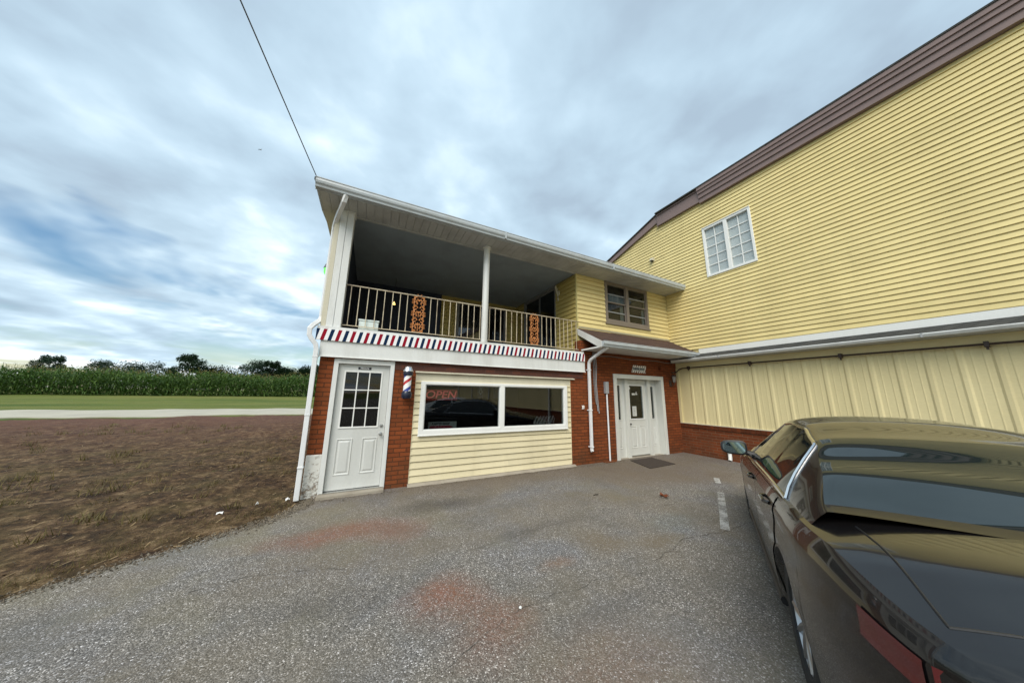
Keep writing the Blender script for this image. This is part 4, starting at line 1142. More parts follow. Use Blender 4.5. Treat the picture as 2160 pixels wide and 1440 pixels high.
wl = thing('wall_lantern', 'dark brown lantern with a frosted glass shade on the brick right of the white entrance', 'lamp', (8.86, -.01, 1.88))
MB().box(8.80, 8.90, -.02, -.0005, 1.88, 2.06).build('back_plate', M['pipe_brown'], wl, bevel=.006)
MB().tube([(8.85, -.02, 1.93), (8.85, -.08, 1.90), (8.85, -.13, 1.93), (8.85, -.13, 2.0)], .012, 8).build('arm', M['pipe_brown'], wl, smooth=True)
M['frost'] = plain('frosted_glass', (.20, .19, .17), .25)
MB().lathe([(.038, 2.005), (.062, 2.17)], (8.85, -.13, 0), 6).build('shade', M['frost'], wl)
MB().lathe([(.078, 2.168), (.070, 2.185), (.03, 2.225), (.0, 2.24)], (8.85, -.13, 0), 6).build('cap', M['pipe_brown'], wl)
MB().lathe([(.048, 1.99), (.048, 2.006)], (8.85, -.13, 0), 6).build('base_ring', M['pipe_brown'], wl)

gl = thing('porch_lantern', 'lantern with a bright green shade on the left end wall of the porch', 'lamp', (-.26, .30, 3.72))
M['green'] = None
t = NT('lit_green_shade'); M['green'] = t.bsdf((.12, .62, .10), .3, **{'Emission Color': (.15, .85, .12, 1), 'Emission Strength': .55})
MB().box(-.215, -.199, .25, .35, 3.80, 3.98).build('back_plate', M['black'], gl)
MB().tube([(-.21, .30, 3.92), (-.28, .30, 3.95), (-.335, .30, 3.90), (-.335, .30, 3.85)], .012, 8).build('arm', M['black'], gl, smooth=True)
MB().lathe([(.03, 3.92), (.05, 3.87), (.062, 3.83), (.062, 3.815)], (-.335, .30, 0), 8).build('cap', M['black'], gl)
MB().lathe([(.035, 3.70), (.052, 3.74), (.058, 3.815)], (-.335, .30, 0), 12).build('shade', M['green'], gl, smooth=True)

cn = thing('electrical_conduit', 'white conduit with a grey box on top standing against the brick left of the entrance', 'conduit', (6.165, -.05, G0))
MB().tube([(6.165, -.045, -.09), (6.155, -.045, 1.62)], .021, 10).build('pipe', M['downspout'], cn, smooth=True)
MB().box(6.10, 6.205, -.085, -.001, 1.625, 1.93).build('box', M['grey_box'], cn, bevel=.008)
MB().box(5.95, 6.33, -.11, -.02, -.09, -.035).build('base_brick', M['brick_x'], cn, bevel=.01)

hc = thing('hanging_cables', 'loose grey cables hanging down the brick beside the right downspout', 'cables', (5.83, -.02, 1.1))
for k, (x, zb) in enumerate(((5.76, 1.35), (5.80, 1.18), (5.84, 1.12))):
    MB().tube([(x - .01, -.02, 2.70), (x + .012 * k, -.024, 2.3), (x - .008, -.022, 1.9), (x + .014, -.026, 1.5), (x + .04, -.03, zb), (x + .055, -.03, zb + .05)], .009, 6).build('cable', M['grey_box'] if k else M['grey_trim'], hc, smooth=True)

hk = thing('wall_hook', 'small white double hook screwed to the brick left of the right downspout', 'hook', (5.375, -.01, 1.28))
MB().box(5.35, 5.40, -.008, -.0005, 1.285, 1.315).build('plate', M['white_bright'], hk)
for x in (5.352, 5.392):
    MB().tube([(x, -.005, 1.315), (x - .006, -.035, 1.31), (x - .018, -.045, 1.27), (x - .022, -.03, 1.235)], .011, 8).build('hook_arm', M['white_bright'], hk, smooth=True)

mt = MB(); r_ = 0.0
mq = [(6.74, -.16), (7.57, -.15), (7.47, -.88), (6.50, -.93)]
mb = MB(); mb.prism(mq, 'z', G0 + .003, G0 + .016)
for k in range(1, 14):
    t = k / 14; a = (mq[0][0] + (mq[3][0] - mq[0][0]) * t, mq[0][1] + (mq[3][1] - mq[0][1]) * t); b = (mq[1][0] + (mq[2][0] - mq[1][0]) * t, mq[1][1] + (mq[2][1] - mq[1][1]) * t)
    mb.tube([(a[0] + .04, a[1], G0 + .016), (b[0] - .04, b[1], G0 + .016)], .006, 5)
tag(mb.build('doormat', M['mat'], None, merge=False), 'dark brown doormat lying on the ground at the white entrance', 'doormat')

# ------------------------------------------------------------------ behind the shop window
ns = thing('open_sign', 'red neon sign reading OPEN hanging inside the shop window', 'neon sign', (1.86, .11, 1.45))
t = NT('dim_red_neon'); M['neon'] = t.bsdf((.55, .16, .17), .3, **{'Emission Color': (1, .12, .10, 1), 'Emission Strength': .26})
t = NT('red_sign_panel'); M['neonback'] = t.bsdf((.05, .006, .006), .5, **{'Emission Color': (1, .05, .02, 1), 'Emission Strength': .004})
MB().box(1.56, 2.20, .125, .135, 1.445, 1.635).build('backing', M['neonback'], ns)
lettering('OPEN', .205, 'letters', M['neon'], ns, (1.875, .118, 1.538), (1, 0, 0), (.22, 0, 1), depth=.004, xs=1.15, bold=.002)
mb = MB(); mb.tube([(1.57, .115, 1.632), (2.19, .115, 1.632), (2.19, .115, 1.448), (1.57, .115, 1.448), (1.57, .115, 1.632)], .004, 6); mb.build('tube_border', M['neon'], ns)
mb = MB(); 
for xx in (1.65, 2.1): MB().tube([(xx, .12, 1.635), (xx, .12, 1.80)], .002, 4).build('hanging_wire', M['black'], ns)

ws = thing('window_sign', 'white card with a dark red arrow standing inside the window at the lower left', 'sign', (1.9, .12, .87))
M['card'] = plain('dull_white_card', (.24, .24, .23), .7)
MB().box(1.66, 2.215, .125, .130, .87, 1.02).build('card', M['card'], ws)
M['arrow_red'] = plain('dark_red_arrow', (.22, .010, .025), .5)
MB().prism([(1.685, .888), (2.07, .888), (2.15, .917), (2.07, .945), (1.685, .945)], 'y', .1235, .1248).build('arrow', M['arrow_red'], ws)
lettering('BARBER SHOP', .056, 'letters', M['black'], ws, (1.90, .1242, .980), (1, 0, 0), (0, 0, 1), depth=.0006, bold=.0025)

M['slash_dim'] = m_slash('grey_brush_strokes', False)
wd = thing('window_decal', 'faint grey slanted stroke lettering low in the right pane of the shop window', 'decal', (4.25, .04, .9))
ragged(3.94, 4.56, .905, 1.10, .032, seed=4).build('strokes', M['slash_dim'], wd, merge=False)
M['decal_grey'] = plain('decal_grey', (.17, .17, .18), .6)
lettering('BARBER', .085, 'letters', M['decal_grey'], wd, (4.25, .031, 1.04), (1, 0, 0), (.3, 0, 1), depth=.0006)
lettering('SHOP', .085, 'letters', M['decal_grey'], wd, (4.25, .031, .955), (1, 0, 0), (.3, 0, 1), depth=.0006)

M['cape_blue'] = plain('blue_cape_cloth', (.035, .055, .14), .8)
M['cape_white'] = plain('white_cloth', (.42, .46, .58), .8)
for k, (cx, lab, wid) in enumerate(((2.66, 'blue garment with a white ring hanging inside the window, left one of the two', .07), (3.03, 'blue garment with a white collar hanging inside the window, right one of the two', .08))):
    h = thing('hanging_garment', lab, 'garment', (cx, .4, 1.4), group='garments hanging in the shop window')
    X_ = cx * 1.07 - .04
    mb = MB(); rows = []
    for j in range(9):
        t = j / 8; w = wid * (1.25 - .35 * t) * (.65 if j == 0 else 1); z = 1.84 - .36 * t
        rows.append([(X_ + w * s + .012 * t, .42 + .02 * math.sin(3 * s + j * .5), z) for s in (-1, -.6, -.2, .2, .6, 1)])
    mb.grid(rows); mb.build('cloth', M['cape_blue'], h, smooth=True)
    mb = MB()
    if k == 0:
        mb.tube([(X_ - .035, .395, 1.80), (X_ - .01, .39, 1.68), (X_ - .035, .39, 1.61), (X_, .39, 1.565), (X_ + .035, .39, 1.61), (X_ + .015, .39, 1.68), (X_ + .05, .395, 1.80)], .016, 6)
    else:
        mb.tube([(X_ - .045, .395, 1.70), (X_, .39, 1.73), (X_ + .09, .395, 1.83)], .022, 6); mb.tube([(X_ - .02, .39, 1.76), (X_, .39, 1.68)], .02, 6)
    mb.build('white_trim', M['cape_white'], h, smooth=True)

nt = thing('door_notice', 'white paper notice taped inside the glass of the white entrance door', 'notice', (7.45, .2, 1.0))
M['paper'] = plain('white_paper', (.62, .62, .57), .8)
MB().box(7.365, 7.53, .2035, .2065, 1.01, 1.285).build('sheet', M['paper'], nt)
mb = MB()
for k, z in enumerate((1.245, 1.215, 1.19, 1.13, 1.10, 1.07, 1.045)): mb.box(7.385, 7.51 - .02 * (k % 3), .2028, .2034, z - .004, z + .004)
mb.box(7.41, 7.48, .2028, .2034, 1.145, 1.17); mb.build('print', M['grey_box'], nt)
for k, (x0, x1, z0, z1, lab) in enumerate(((7.38, 7.50, 1.60, 1.655, 'small white sticker in the upper middle of the entrance door glass'), (7.26, 7.315, 1.76, 1.83, 'round white sticker in the top left corner of the entrance door glass'))):
    mb = MB()
    if k: mb.lathe([(.034, 0), (.034, .002)], ((x0 + x1) / 2, .2045, (z0 + z1) / 2), 16, 'y')
    else:
        mb.box(x0, x1, .2035, .206, z0, z1); mb.prism([(7.50, 1.61), (7.60, 1.61), (7.61, 1.63), (7.57, 1.65), (7.575, 1.70), (7.555, 1.70), (7.53, 1.64)], 'y', .2035, .206)
    tag(mb.build('door_sticker', M['paper'], None), lab, 'sticker')

# ------------------------------------------------------------------ on the balcony
bx = thing('storage_box', 'white plastic box standing behind the railing at the left end of the balcony', 'box', (.44, .2, 2.664))
M['box_white'] = paint('white_plastic_box', (.66, .74, .72), .4, .12)
MB().prism([(.283, 2.664), (.618, 2.664), (.612, 2.862), (.288, 2.862)], 'y', .11, .33).build('body', M['box_white'], bx, bevel=.008)
MB().box(.272, .625, .10, .34, 2.8625, 2.893).build('lid', M['box_white'], bx, bevel=.008)
wb = thing('planter_pot', 'pale tapered pot on the balcony in front of the back window', 'pot', (3.2, 3.2, 2.664))
MB().lathe([(.0, 2.665), (.11, 2.665), (.17, 3.0), (.185, 3.0), (.185, 3.06), (.165, 3.06), (.15, 2.99), (.0, 2.98)], (3.12, 2.2, 0), 20, caps=False).build('pot', M['blind'], wb, smooth=True)
lm = thing('ceiling_lamp', 'small lit yellow lamp deep inside the porch', 'lamp', (.99, 3.0, 4.13))
t = NT('lit_lamp_shade'); M['lampglow'] = t.bsdf((.9, .7, .3), .5, **{'Emission Color': (1, .72, .25, 1), 'Emission Strength': 1.1})
MB().lathe([(.012, 4.17), (.03, 4.13), (.045, 4.085)], (.985, 2.9, 0), 14, caps=False).build('shade', M['lampglow'], lm, smooth=True)
MB().tube([(.985, 2.9, 4.185), (.985, 2.9, 4.896)], .006, 6).build('cord', M['black'], lm)
br_ = thing('wall_bracket', 'cream folding metal bracket on the porch side wall beside the patio door', 'bracket', (5.39, .85, 4.35))
mb = MB(); mb.tube([(5.385, .985, 4.74), (5.385, .955, 4.34)], .02, 8); mb.build('wall_bar', M['trim_cream'], br_)
mb = MB(); mb.tube([(5.385, .96, 4.44), (5.25, .86, 4.60), (5.18, .80, 4.70)], .016, 8); mb.tube([(5.385, .97, 4.66), (5.26, .87, 4.72), (5.20, .80, 4.73)], .012, 8); mb.tube([(5.36, .94, 4.45), (5.28, .76, 4.47), (5.25, .72, 4.55)], .016, 8)
mb.build('arm', M['trim_cream'], br_, smooth=True)

# ------------------------------------------------------------------ small things on the ground
dl = MB(); rr = random.Random(5); lx, ly = 5.04, -2.30
for k in range(6):
    a = k * 1.1; L = rr.uniform(.045, .08); c0 = Vector((lx + .02 * math.cos(a), ly + .02 * math.sin(a), G0 + .01 + .012 * k * .5)); d = Vector((math.cos(a), math.sin(a), rr.uniform(-.1, .7))) * L; s = Vector((-math.sin(a), math.cos(a), rr.uniform(-.2, .4))) * L * .42
    dl.add([c0, c0 + d * .3 + s, c0 + d * .7 + s * .8, c0 + d, c0 + d * .7 - s * .8, c0 + d * .3 - s, c0 + d * .5 + Vector((0, 0, .018))], [(0, 1, 6), (1, 2, 6), (2, 3, 6), (3, 4, 6), (4, 5, 6), (5, 0, 6)])
tag(dl.build('dead_leaf', M['dead_leaf'], None, merge=False), 'curled orange brown leaf lying on the open asphalt', 'leaf')
for k, (x, y, r, lab) in enumerate(((1.765, -3.43, .012, 'single white pebble on the asphalt beside the round red stain'), (4.05, -1.75, .022, 'dark twig lying on the asphalt in front of the entrance'))):
    mb = MB()
    if k == 0: mb.lathe([(0, -.6 * r), (.8 * r, -.4 * r), (r, 0), (.7 * r, .5 * r), (0, .6 * r)], (x, y, G0 + .010), 9, caps=False)
    else: mb.tube([(x, y, G0 + .008), (x + .05, y + .012, G0 + .012), (x + .10, y + .004, G0 + .008)], .007, 6)
    tag(mb.build('pebble' if k == 0 else 'twig', M['sign_white'] if k == 0 else M['bark'], None, smooth=True), lab, 'pebble' if k == 0 else 'twig')
for k, (x, y, L, lab) in enumerate(((-.37, .0, .055, 'crumpled white scrap at the foot of the left downspout'), (-.72, -.02, .06, 'small white paper scrap on the soil, nearest the asphalt edge'), (-1.05, -.22, .07, 'flat white sliver on the dry grass farthest left of the downspout'))):
    z = ground_z(x, y) + .035; a = k * 1.3 + .4; mb = MB(); c_, s_ = math.cos(a), math.sin(a)
    P = lambda u, v, w: (x + c_ * u - s_ * v, y + s_ * u + c_ * v, z + w)
    mb.grid([[P(-L / 2, -L * .25, .0), P(0, -L * .3, .02), P(L / 2, -L * .2, .005)], [P(-L / 2, 0, .03), P(0, .0, .045 if k < 2 else .015), P(L / 2, .0, .02)], [P(-L / 2, L * .25, .0), P(0, L * .22, .015), P(L / 2, L * .2, -.005)]])
    tag(mb.build('paper_scrap', M['sign_white'], None, merge=False), lab, 'litter', 'white scraps on the soil')

# ------------------------------------------------------------------ service cable and a bird
p0 = Vector((-.539, -.545, 5.05)); p1 = p0 + Vector((-3.772, -18, 3)); mb = MB()
mb.tube([p0.lerp(p1, t / 40) for t in range(41)], .0075, 6)
tag(mb.build('power_cable', M['dark_cable'], None), 'thin service cable running up from the left roof corner into the sky', 'cable')
bc = Vector((-18.51, 47.06, 39.5))
mb = MB(); ax = Vector((.8, -.35, -.4)).normalized(); sd_ = Vector((.35, .25, .55)).normalized(); up_ = ax.cross(sd_).normalized()
mb.tube([bc - ax * .24, bc - ax * .12, bc + ax * .02, bc + ax * .14, bc + ax * .19, bc + ax * .24], [.01, .045, .055, .04, .035, .008], 8)
for s in (-1, 1):
    q = [bc + ax * .10, bc + sd_ * s * .20 + up_ * .06 + ax * .10, bc + sd_ * s * .42 - ax * .06, bc + sd_ * s * .18 - ax * .05 + up_ * .04, bc - ax * .05]
    mb.add(q, [(0, 1, 3, 4), (1, 2, 3)]); mb.add([p - up_ * .008 for p in q], [(4, 3, 1, 0), (3, 2, 1)])
mb.add([bc - ax * .20, bc - ax * .34 + sd_ * .05, bc - ax * .34 - sd_ * .05], [(0, 1, 2)])
tag(mb.build('bird', M['black'], None, merge=False), 'dark bird gliding in the cloudy sky left of the roof', 'bird')

# ------------------------------------------------------------------ corn and trees behind
rr = random.Random(21); mb = MB(); tas = MB()
for row in range(13):
    y0 = 39.3 + row * .8; dx = .30 if row < 4 else .45
    x = -75 + rr.random()
    while x < 24:
        x += dx * rr.uniform(.7, 1.3)
        if x > 6 and row > 5: continue
        yy = y0 + .03 * x + rr.uniform(-.12, .12); z0 = ground_z(x, yy); h = rr.uniform(2.05, 2.85) * (1 + .14 * noise.noise((x * .22, yy * .15, 0)) + .08 * noise.noise((x * .9, yy, 4)))
        low = 0 if row < 7 else .35
        mb.quad((x - .014, yy, z0 + low * h), (x + .014, yy, z0 + low * h), (x + .008, yy, z0 + h), (x - .008, yy, z0 + h))
        k = 14 if row < 4 else 8
        for i in range(k):
            zl = z0 + h * (low + (1 - low) * (i + .1) / k) * .93; a = rr.uniform(0, 2 * PI); L = rr.uniform(.45, .85); w = rr.uniform(.035, .06)
            ca, sa = math.cos(a), math.sin(a); rise = rr.uniform(.15, .42)
            p = [Vector((x, yy, zl)), Vector((x + ca * L * .4, yy + sa * L * .4, zl + rise * .8)), Vector((x + ca * L * .8, yy + sa * L * .8, zl + rise * .55)), Vector((x + ca * L, yy + sa * L, zl + rise * .1 - .15))]
            s = Vector((-sa * w, ca * w, .02))
            mb.add([p[0] - s * .4, p[0] + s * .4, p[1] + s, p[1] - s, p[2] + s * .8, p[2] - s * .8, p[3]], [(0, 1, 2, 3), (3, 2, 4, 5), (5, 4, 6)])
        for i in range(3):
            a = rr.uniform(0, 2 * PI); tas.add([(x - .012, yy, z0 + h), (x + .012, yy, z0 + h), (x + .14 * math.cos(a), yy + .14 * math.sin(a), z0 + h + rr.uniform(.16, .32))], [(0, 1, 2)])
co = mb.build('corn_field', M['corn_leaf'], None, merge=False); tag(co, 'tall green field of ripe corn beyond the mown grass', 'corn', kind='stuff')
tg = tas.build('corn_tassels', M['corn_tassel'] if 'corn_tassel' in M else M['tassel'], None, merge=False); tag(tg, 'straw coloured tassels topping the corn field', 'corn tassels', kind='stuff')


def make_tree(seed, H, spread_, name='field_tree'):
    r = random.Random(seed)
    t = thing(name, 'tree', 'tree', (0, 0, 0))
    mb = MB(); tops = []
    mb.tube([(0, 0, -.3), (.05, .02, H * .2), (.1 * r.uniform(-1, 1), .1, H * .45), (.2 * r.uniform(-1, 1), .1, H * .8)], [.34, .27, .2, .06], 8)
    for i in range(11):
        a = r.uniform(0, 2 * PI); z = H * r.uniform(.22, .72); L = spread_ * r.uniform(.45, 1.0) * (1.1 - .6 * (z / H)); e = Vector((math.cos(a) * L, math.sin(a) * L, z + L * r.uniform(.25, .75)))
        mb.tube([(0, 0, z), tuple(Vector((0, 0, z)).lerp(e, .5) + Vector((0, 0, -.15))), tuple(e)], [.12, .07, .02], 6); tops.append(e)
    mb.build('trunk', M['bark'], t)
    cl = MB(); centres = tops + [Vector((r.uniform(-1, 1) * spread_ * .4, r.uniform(-1, 1) * spread_ * .4, H * r.uniform(.7, .95))) for _ in range(6)]
    for c in centres:
        R_ = spread_ * r.uniform(.26, .46)
        for _ in range(260):
            d = Vector((r.gauss(0, 1), r.gauss(0, 1), r.gauss(0, .75))); d = d.normalized() * R_ * r.random() ** .38
            p = c + d; s = r.uniform(.14, .34); u = Vector((r.gauss(0, 1), r.gauss(0, 1), r.gauss(0, .6))).normalized(); v = u.orthogonal().normalized()
            cl.add([p - u * s, p + v * s * .6, p + u * s, p - v * s * .6], [(0, 1, 2, 3)])
    cl.build('crown', M['tree_leaf'], t, merge=False)
    return t


def copy_tree(o, parent=None):
    c = o.copy(); C.objects.link(c)
    if parent is not None: c.parent = parent
    for ch in list(o.children): copy_tree(ch, c)
    return c


protos = [make_tree(1, 11.4, 5.6), make_tree(2, 8.8, 6.6), make_tree(3, 12.6, 4.6)]
used = set()
TR = [(545, 96, 0, 1.0, 'dark tree standing above the corn at the far left edge of the sharp sky'), (586, 100, 2, .90, 'gappy tree above the corn whose crown shows sky under its left side'), (606, 104, 1, .95, 'broad tree above the corn right beside the gappy tree'), (622, 118, 0, .92, 'rounded darker tree in the middle of the tree line above the corn'), (655, 98, 1, .95, 'spreading tree above the corn behind the left downspout'), (680, 108, 2, .9, 'tall tree mostly hidden behind the left brick corner of the shop'),
      (470, 105, 1, 1.0, 'low broad tree, first one left of the gap in the tree line'), (415, 98, 2, 1.05, 'tall narrow tree rising over the corn at left'), (380, 120, 0, .9, 'smaller distant tree between two taller ones over the corn'), (310, 102, 1, 1.08, 'wide dark tree left of the smaller distant tree'), (225, 112, 0, 1.1, 'round topped tree over the corn, second from the left edge'), (120, 100, 2, 1.0, 'tall tree over the corn, nearest the left edge')]
for px, dep, k, s, lab in TR:
    dirv = _fw + _rt * (px - 1080) / 593.9; p = cam.matrix_world.translation + dirv * dep
    t = protos[k] if k not in used else copy_tree(protos[k])
    used.add(k); t.location = (p.x, p.y, ground_z(p.x, p.y) - .2); t.scale = (s * .95, s * .95, s * .9); t.rotation_euler = (0, 0, px * .37)
    tag(t, lab, 'tree', 'trees beyond the corn field')

# ------------------------------------------------------------------ the parked cars
def m_carpaint(name, col, rough=.22):
    t = NT(name); n = t.noise(900, 2)
    dust = t.noise(2.5, 5, .6); z = t.xyz()[2]
    d = t.math('MULTIPLY', t.ramp(z, [(.2, .35), (.75, .03)]), t.ramp(dust, [(.35, .2), (.7, 1.0)]))
    c = t.mix(d, t.mix(.3, col, t.ramp(n, [(.4, .6), (.6, 1.4)]), 'MULTIPLY'), (.16, .14, .115))
    return t.bsdf(c, t.math('ADD', rough, t.math('MULTIPLY', d, .4)), .1, None, .35, .65)


M['car_black'] = m_carpaint('black_car_paint', (.006, .0055, .006))
M['car_silver'] = m_carpaint('silver_car_paint', (.55, .57, .58), .3)
t = NT('dark_car_glass'); M['car_glass'] = t.bsdf((.010, .016, .016), .02, 0, None, .7)
t = NT('mirror_glass'); M['mirror'] = t.bsdf((.28, .38, .42), .02, 1.0)
t = NT('red_lamp_lens'); M['tail'] = t.bsdf((.085, .004, .006), .12, 0, None, .6, .8)
t = NT('clear_lamp_lens'); M['lens'] = t.bsdf((.55, .57, .58), .08, .3, None, .6, .8)
M['trim_black'] = plain('black_trim', (.015, .015, .016), .45)
M['alloy'] = plain('alloy_wheel', (.42, .42, .43), .3, .9)

XF, XR, WR = 1.40, -1.40, .335           # axles and wheel radius, car local frame: x forward, y left, z up from the road


def halfw(x):
    w = .905
    if x > 1.3: w -= .30 * ((x - 1.3) / 1.02) ** 2.6
    if x < -1.5: w -= .20 * ((-1.5 - x) / .88) ** 2.6
    return w


def sill(x):
    z = .20
    if x > 1.9: z += .05 * (x - 1.9) / .4
    if x < -1.95: z += .10 * min(1, (-1.95 - x) / .4)
    for a in (XF, XR):
        d = abs(x - a); Rr = .385
        if d < Rr: z = max(z, WR + math.sqrt(Rr * Rr - d * d) * .98 - .02)
    return z


def lerp_tab(x, tab):
    for (a, va), (b, vb) in zip(tab, tab[1:]):
        if a <= x <= b:
            k = (x - a) / (b - a); k = k * k * (3 - 2 * k) * .5 + k * .5; return va + (vb - va) * k
    return tab[0][1] if x < tab[0][0] else tab[-1][1]


SHOULDER = [(-2.38, .90), (-2.0, .985), (-1.2, .975), (.3, .925), (1.0, .90), (1.8, .80), (2.32, .66)]
CENTRE = [(-2.38, .98), (-2.1, 1.075), (-1.5, 1.085), (.95, 1.02), (1.5, .955), (2.0, .84), (2.32, .70)]
PROF = [(.0, .93), (.12, .972), (.3, .988), (.5, 1.0), (.68, .995), (.80, .984), (.88, .985), (.95, .962), (1.0, .930)]


def side_pt(x, t, off=0.0):
    """a point of the body side: t runs from the sill to the shoulder"""
    zb, zs = .20, lerp_tab(x, SHOULDER); z = zb + (zs - zb) * t
    k = lerp_tab(t, PROF)
    return Vector((x, halfw(x) * k + off, z))


def body_section(x):
    zs = lerp_tab(x, SHOULDER); zc = lerp_tab(x, CENTRE); zb = sill(x); pts = []
    t0 = (zb - .20) / (zs - .20)
    for i in range(15):
        t = t0 + (1 - t0) * i / 14; p = side_pt(x, t); pts.append(p)
    ys = pts[-1].y
    for i in range(1, 11):
        k = i / 10; y = ys * (1 - k); pts.append(Vector((x, y, zs + (zc - zs) * (1 - (1 - k) ** 2.2))))
    return pts


def mirror_pts(pts): return pts + [Vector((p.x, -p.y, p.z)) for p in pts[-2::-1]]


ROOF = [(-1.78, 1.075), (-1.35, 1.235), (-.95, 1.375), (-.5, 1.452), (-.1, 1.468), (.2, 1.440), (.55, 1.27), (1.02, 1.015)]


def cabin(x, k):
    """greenhouse surface: k 0 at the belt, 1 at the roof centre line"""
    zt = lerp_tab(x, ROOF); zb = lerp_tab(x, SHOULDER) - .01; yb = halfw(x) * .912
    zt = max(zt, zb + .015); h = zt - zb
    ye = yb - .30 * min(1, h / .5) ** .9                       # where side turns into roof
    ze = zb + h * .86
    if k <= .6:
        u = k / .6; return Vector((x, yb + (ye - yb) * (u ** 1.25), zb + (ze - zb) * u))
    u = (k - .6) / .4
    return Vector((x, ye * math.cos(u * PI / 2), ze + (zt - ze) * math.sin(u * PI / 2)))


def make_car(label, paintm):
    car = thing('parked_car', label, 'car', (0, 0, 0))
    xs_ = sorted(set([round(-2.36 + i * .04, 3) for i in range(118)] + [2.32, -2.38]))
    xs_ = [x for x in xs_ if x <= 2.32]
    rows = [mirror_pts(body_section(x)) for x in xs_]
    rows = [[tuple(p) for p in r] for r in rows]
    mb = MB(); mb.grid(rows)
    def cap(row, x1, sgn):
        # rounded nose and tail: pull the end section in and close it
        c = Vector((row[0][0], 0, .55)); prev = row
        for dx, s in ((.045, .955), (.075, .88), (.088, .70), (.09, .35)):
            new = [(c.x + sgn * dx * (1 + .0 * p[1]), p[1] * s, .60 + (p[2] - .60) * (s * .5 + .5)) for p in row]
            mb.grid([prev, new]); prev = new
        mb.add(prev, [tuple(range(len(prev)))])
    cap(rows[0], 0, -1); cap(rows[-1], 0, 1)
    body = mb.build('body', paintm, car, smooth=True)
    # underside and wheel wells
    mb = MB(); mb.box(-2.2, 2.15, -.70, .70, .19, .24)
    for a in (XF, XR): mb.box(a - .40, a + .40, -.80, .80, .24, .80)
    mb.build('underbody', M['trim_black'], car)
    # greenhouse split into roof and pillars, windows, screens
    cx_ = [round(-1.78 + i * .035, 4) for i in range(81)]; cx_ = [x for x in cx_ if x < 1.02] + [1.02]
    ks = [i / 24 for i in range(25)]
    parts = {}
    for i in range(len(cx_) - 1):
        for j in range(24):
            xm = (cx_[i] + cx_[i + 1]) / 2; km = (ks[j] + ks[j + 1]) / 2
            top = .57; zt = lerp_tab(xm, ROOF)
            key = 'frame'
            lo, hi = -1.28 + .50 * km, .80 - .62 * km          # side glass narrows towards the roof
            if .03 < km < top and lo < xm < hi and not (-.34 < xm < -.26): key = 'front_window' if xm > -.3 else 'rear_window'
            elif km > .62 and .30 < xm < .99: key = 'windscreen'
            elif km > .62 and -1.72 < xm < -.98: key = 'rear_screen'
            for s in (1, -1):
                q = [cabin(cx_[i], ks[j]), cabin(cx_[i + 1], ks[j]), cabin(cx_[i + 1], ks[j + 1]), cabin(cx_[i], ks[j + 1])]
                kk = (key, s if key.endswith('window') else 0)
                parts.setdefault(kk, MB()).quad(*[(p.x, p.y * s, p.z) for p in q])
    for (k, s), m_ in parts.items():
        o = m_.build({'frame': 'roof', 'front_window': 'window', 'rear_window': 'window'}.get(k, k), paintm if k == 'frame' else M['car_glass'], car, smooth=True)
    for s in (1, -1):
        P = []
        for i in range(21):
            x = -1.30 + 2.12 * i / 20; p = cabin(x, .02); P.append((p.x, (p.y + .004) * s, p.z))
        mb = MB(); mb.tube(P, .013, 6)
        P = []
        for i in range(31):
            x = -1.30 + 2.12 * i / 30
            k = min(.585, (x + 1.30) / .50 + .02 if x < -.9 else 1, (.82 - x) / .62 + .02 if x > .4 else 1); p = cabin(x, max(.02, k)); P.append((p.x, (p.y + .004) * s, p.z))
        mb.tube(P, .012, 6); mb.build('window_trim', M['chrome'], car, smooth=True)
        # doors as raised skins with handles
        for (xa, xb) in ((-.29, .80), (-1.22, -.305)):
            rws = []
            for i in range(25):
                x = xa + (xb - xa) * i / 24; r_ = []
                t0 = max(.06, (sill(x) - .20) / (lerp_tab(x, SHOULDER) - .2) + .03)
                for j in range(15):
                    p = side_pt(x, t0 + (.985 - t0) * j / 14, .0045); r_.append((p.x, p.y * s, p.z))
                rws.append(r_)
            mb = MB(); mb.grid(rws); d = mb.build('door', paintm, car, smooth=True)
            hx = xa + .13; p = side_pt(hx, .90)
            mb = MB(); mb.tube([(hx - .02, (p.y + .006) * s, p.z - .01), (hx + .01, (p.y + .034) * s, p.z - .008), (hx + .17, (p.y + .034) * s, p.z - .012), (hx + .20, (p.y + .006) * s, p.z - .014)], .013, 8)
            mb.build('handle', paintm, d, smooth=True)
        mb = MB(); P = [tuple(Vector((x, side_pt(x, .05).y * s + .006 * s, .225))) for x in spread(-.97, .97, 20)]; mb.tube(P, .03, 8); mb.build('sill_trim', M['trim_black'], car, smooth=True)
        # door mirror
        mh = MB(); c0 = Vector((.56, .985, 1.03))
        sec = []
        for (dx, w, h) in ((-.055, .118, .072), (-.05, .128, .080), (.0, .128, .080), (.045, .115, .070), (.08, .075, .045), (.095, .02, .012)):
            r_ = []
            for i in range(20):
                a = 2 * PI * i / 20; ca, sa = math.cos(a), math.sin(a); ex = .62
                r_.append((c0.x + dx - .10 * (abs(ca) ** ex * math.copysign(w, ca)) * .3, (c0.y + abs(ca) ** ex * math.copysign(w, ca)) * s, c0.z + abs(sa) ** ex * math.copysign(h, sa) * (1 - .15 * ca)))
            sec.append(r_ + [r_[0]])
        mh.grid(sec); mh.add(sec[0][:-1], [tuple(range(20))]); mh.add(sec[-1][:-1], [tuple(range(20))])
        mr = mh.build('door_mirror', M['trim_black'], car, smooth=True)
        g_ = []
        for i in range(20):
            a = 2 * PI * i / 20; ca, sa = math.cos(a), math.sin(a); ex = .62
            g_.append((c0.x - .058 - .03 * (abs(ca) ** ex * math.copysign(.108, ca)), (c0.y + abs(ca) ** ex * math.copysign(.108, ca)) * s, c0.z + abs(sa) ** ex * math.copysign(.062, sa) * (1 - .15 * ca)))
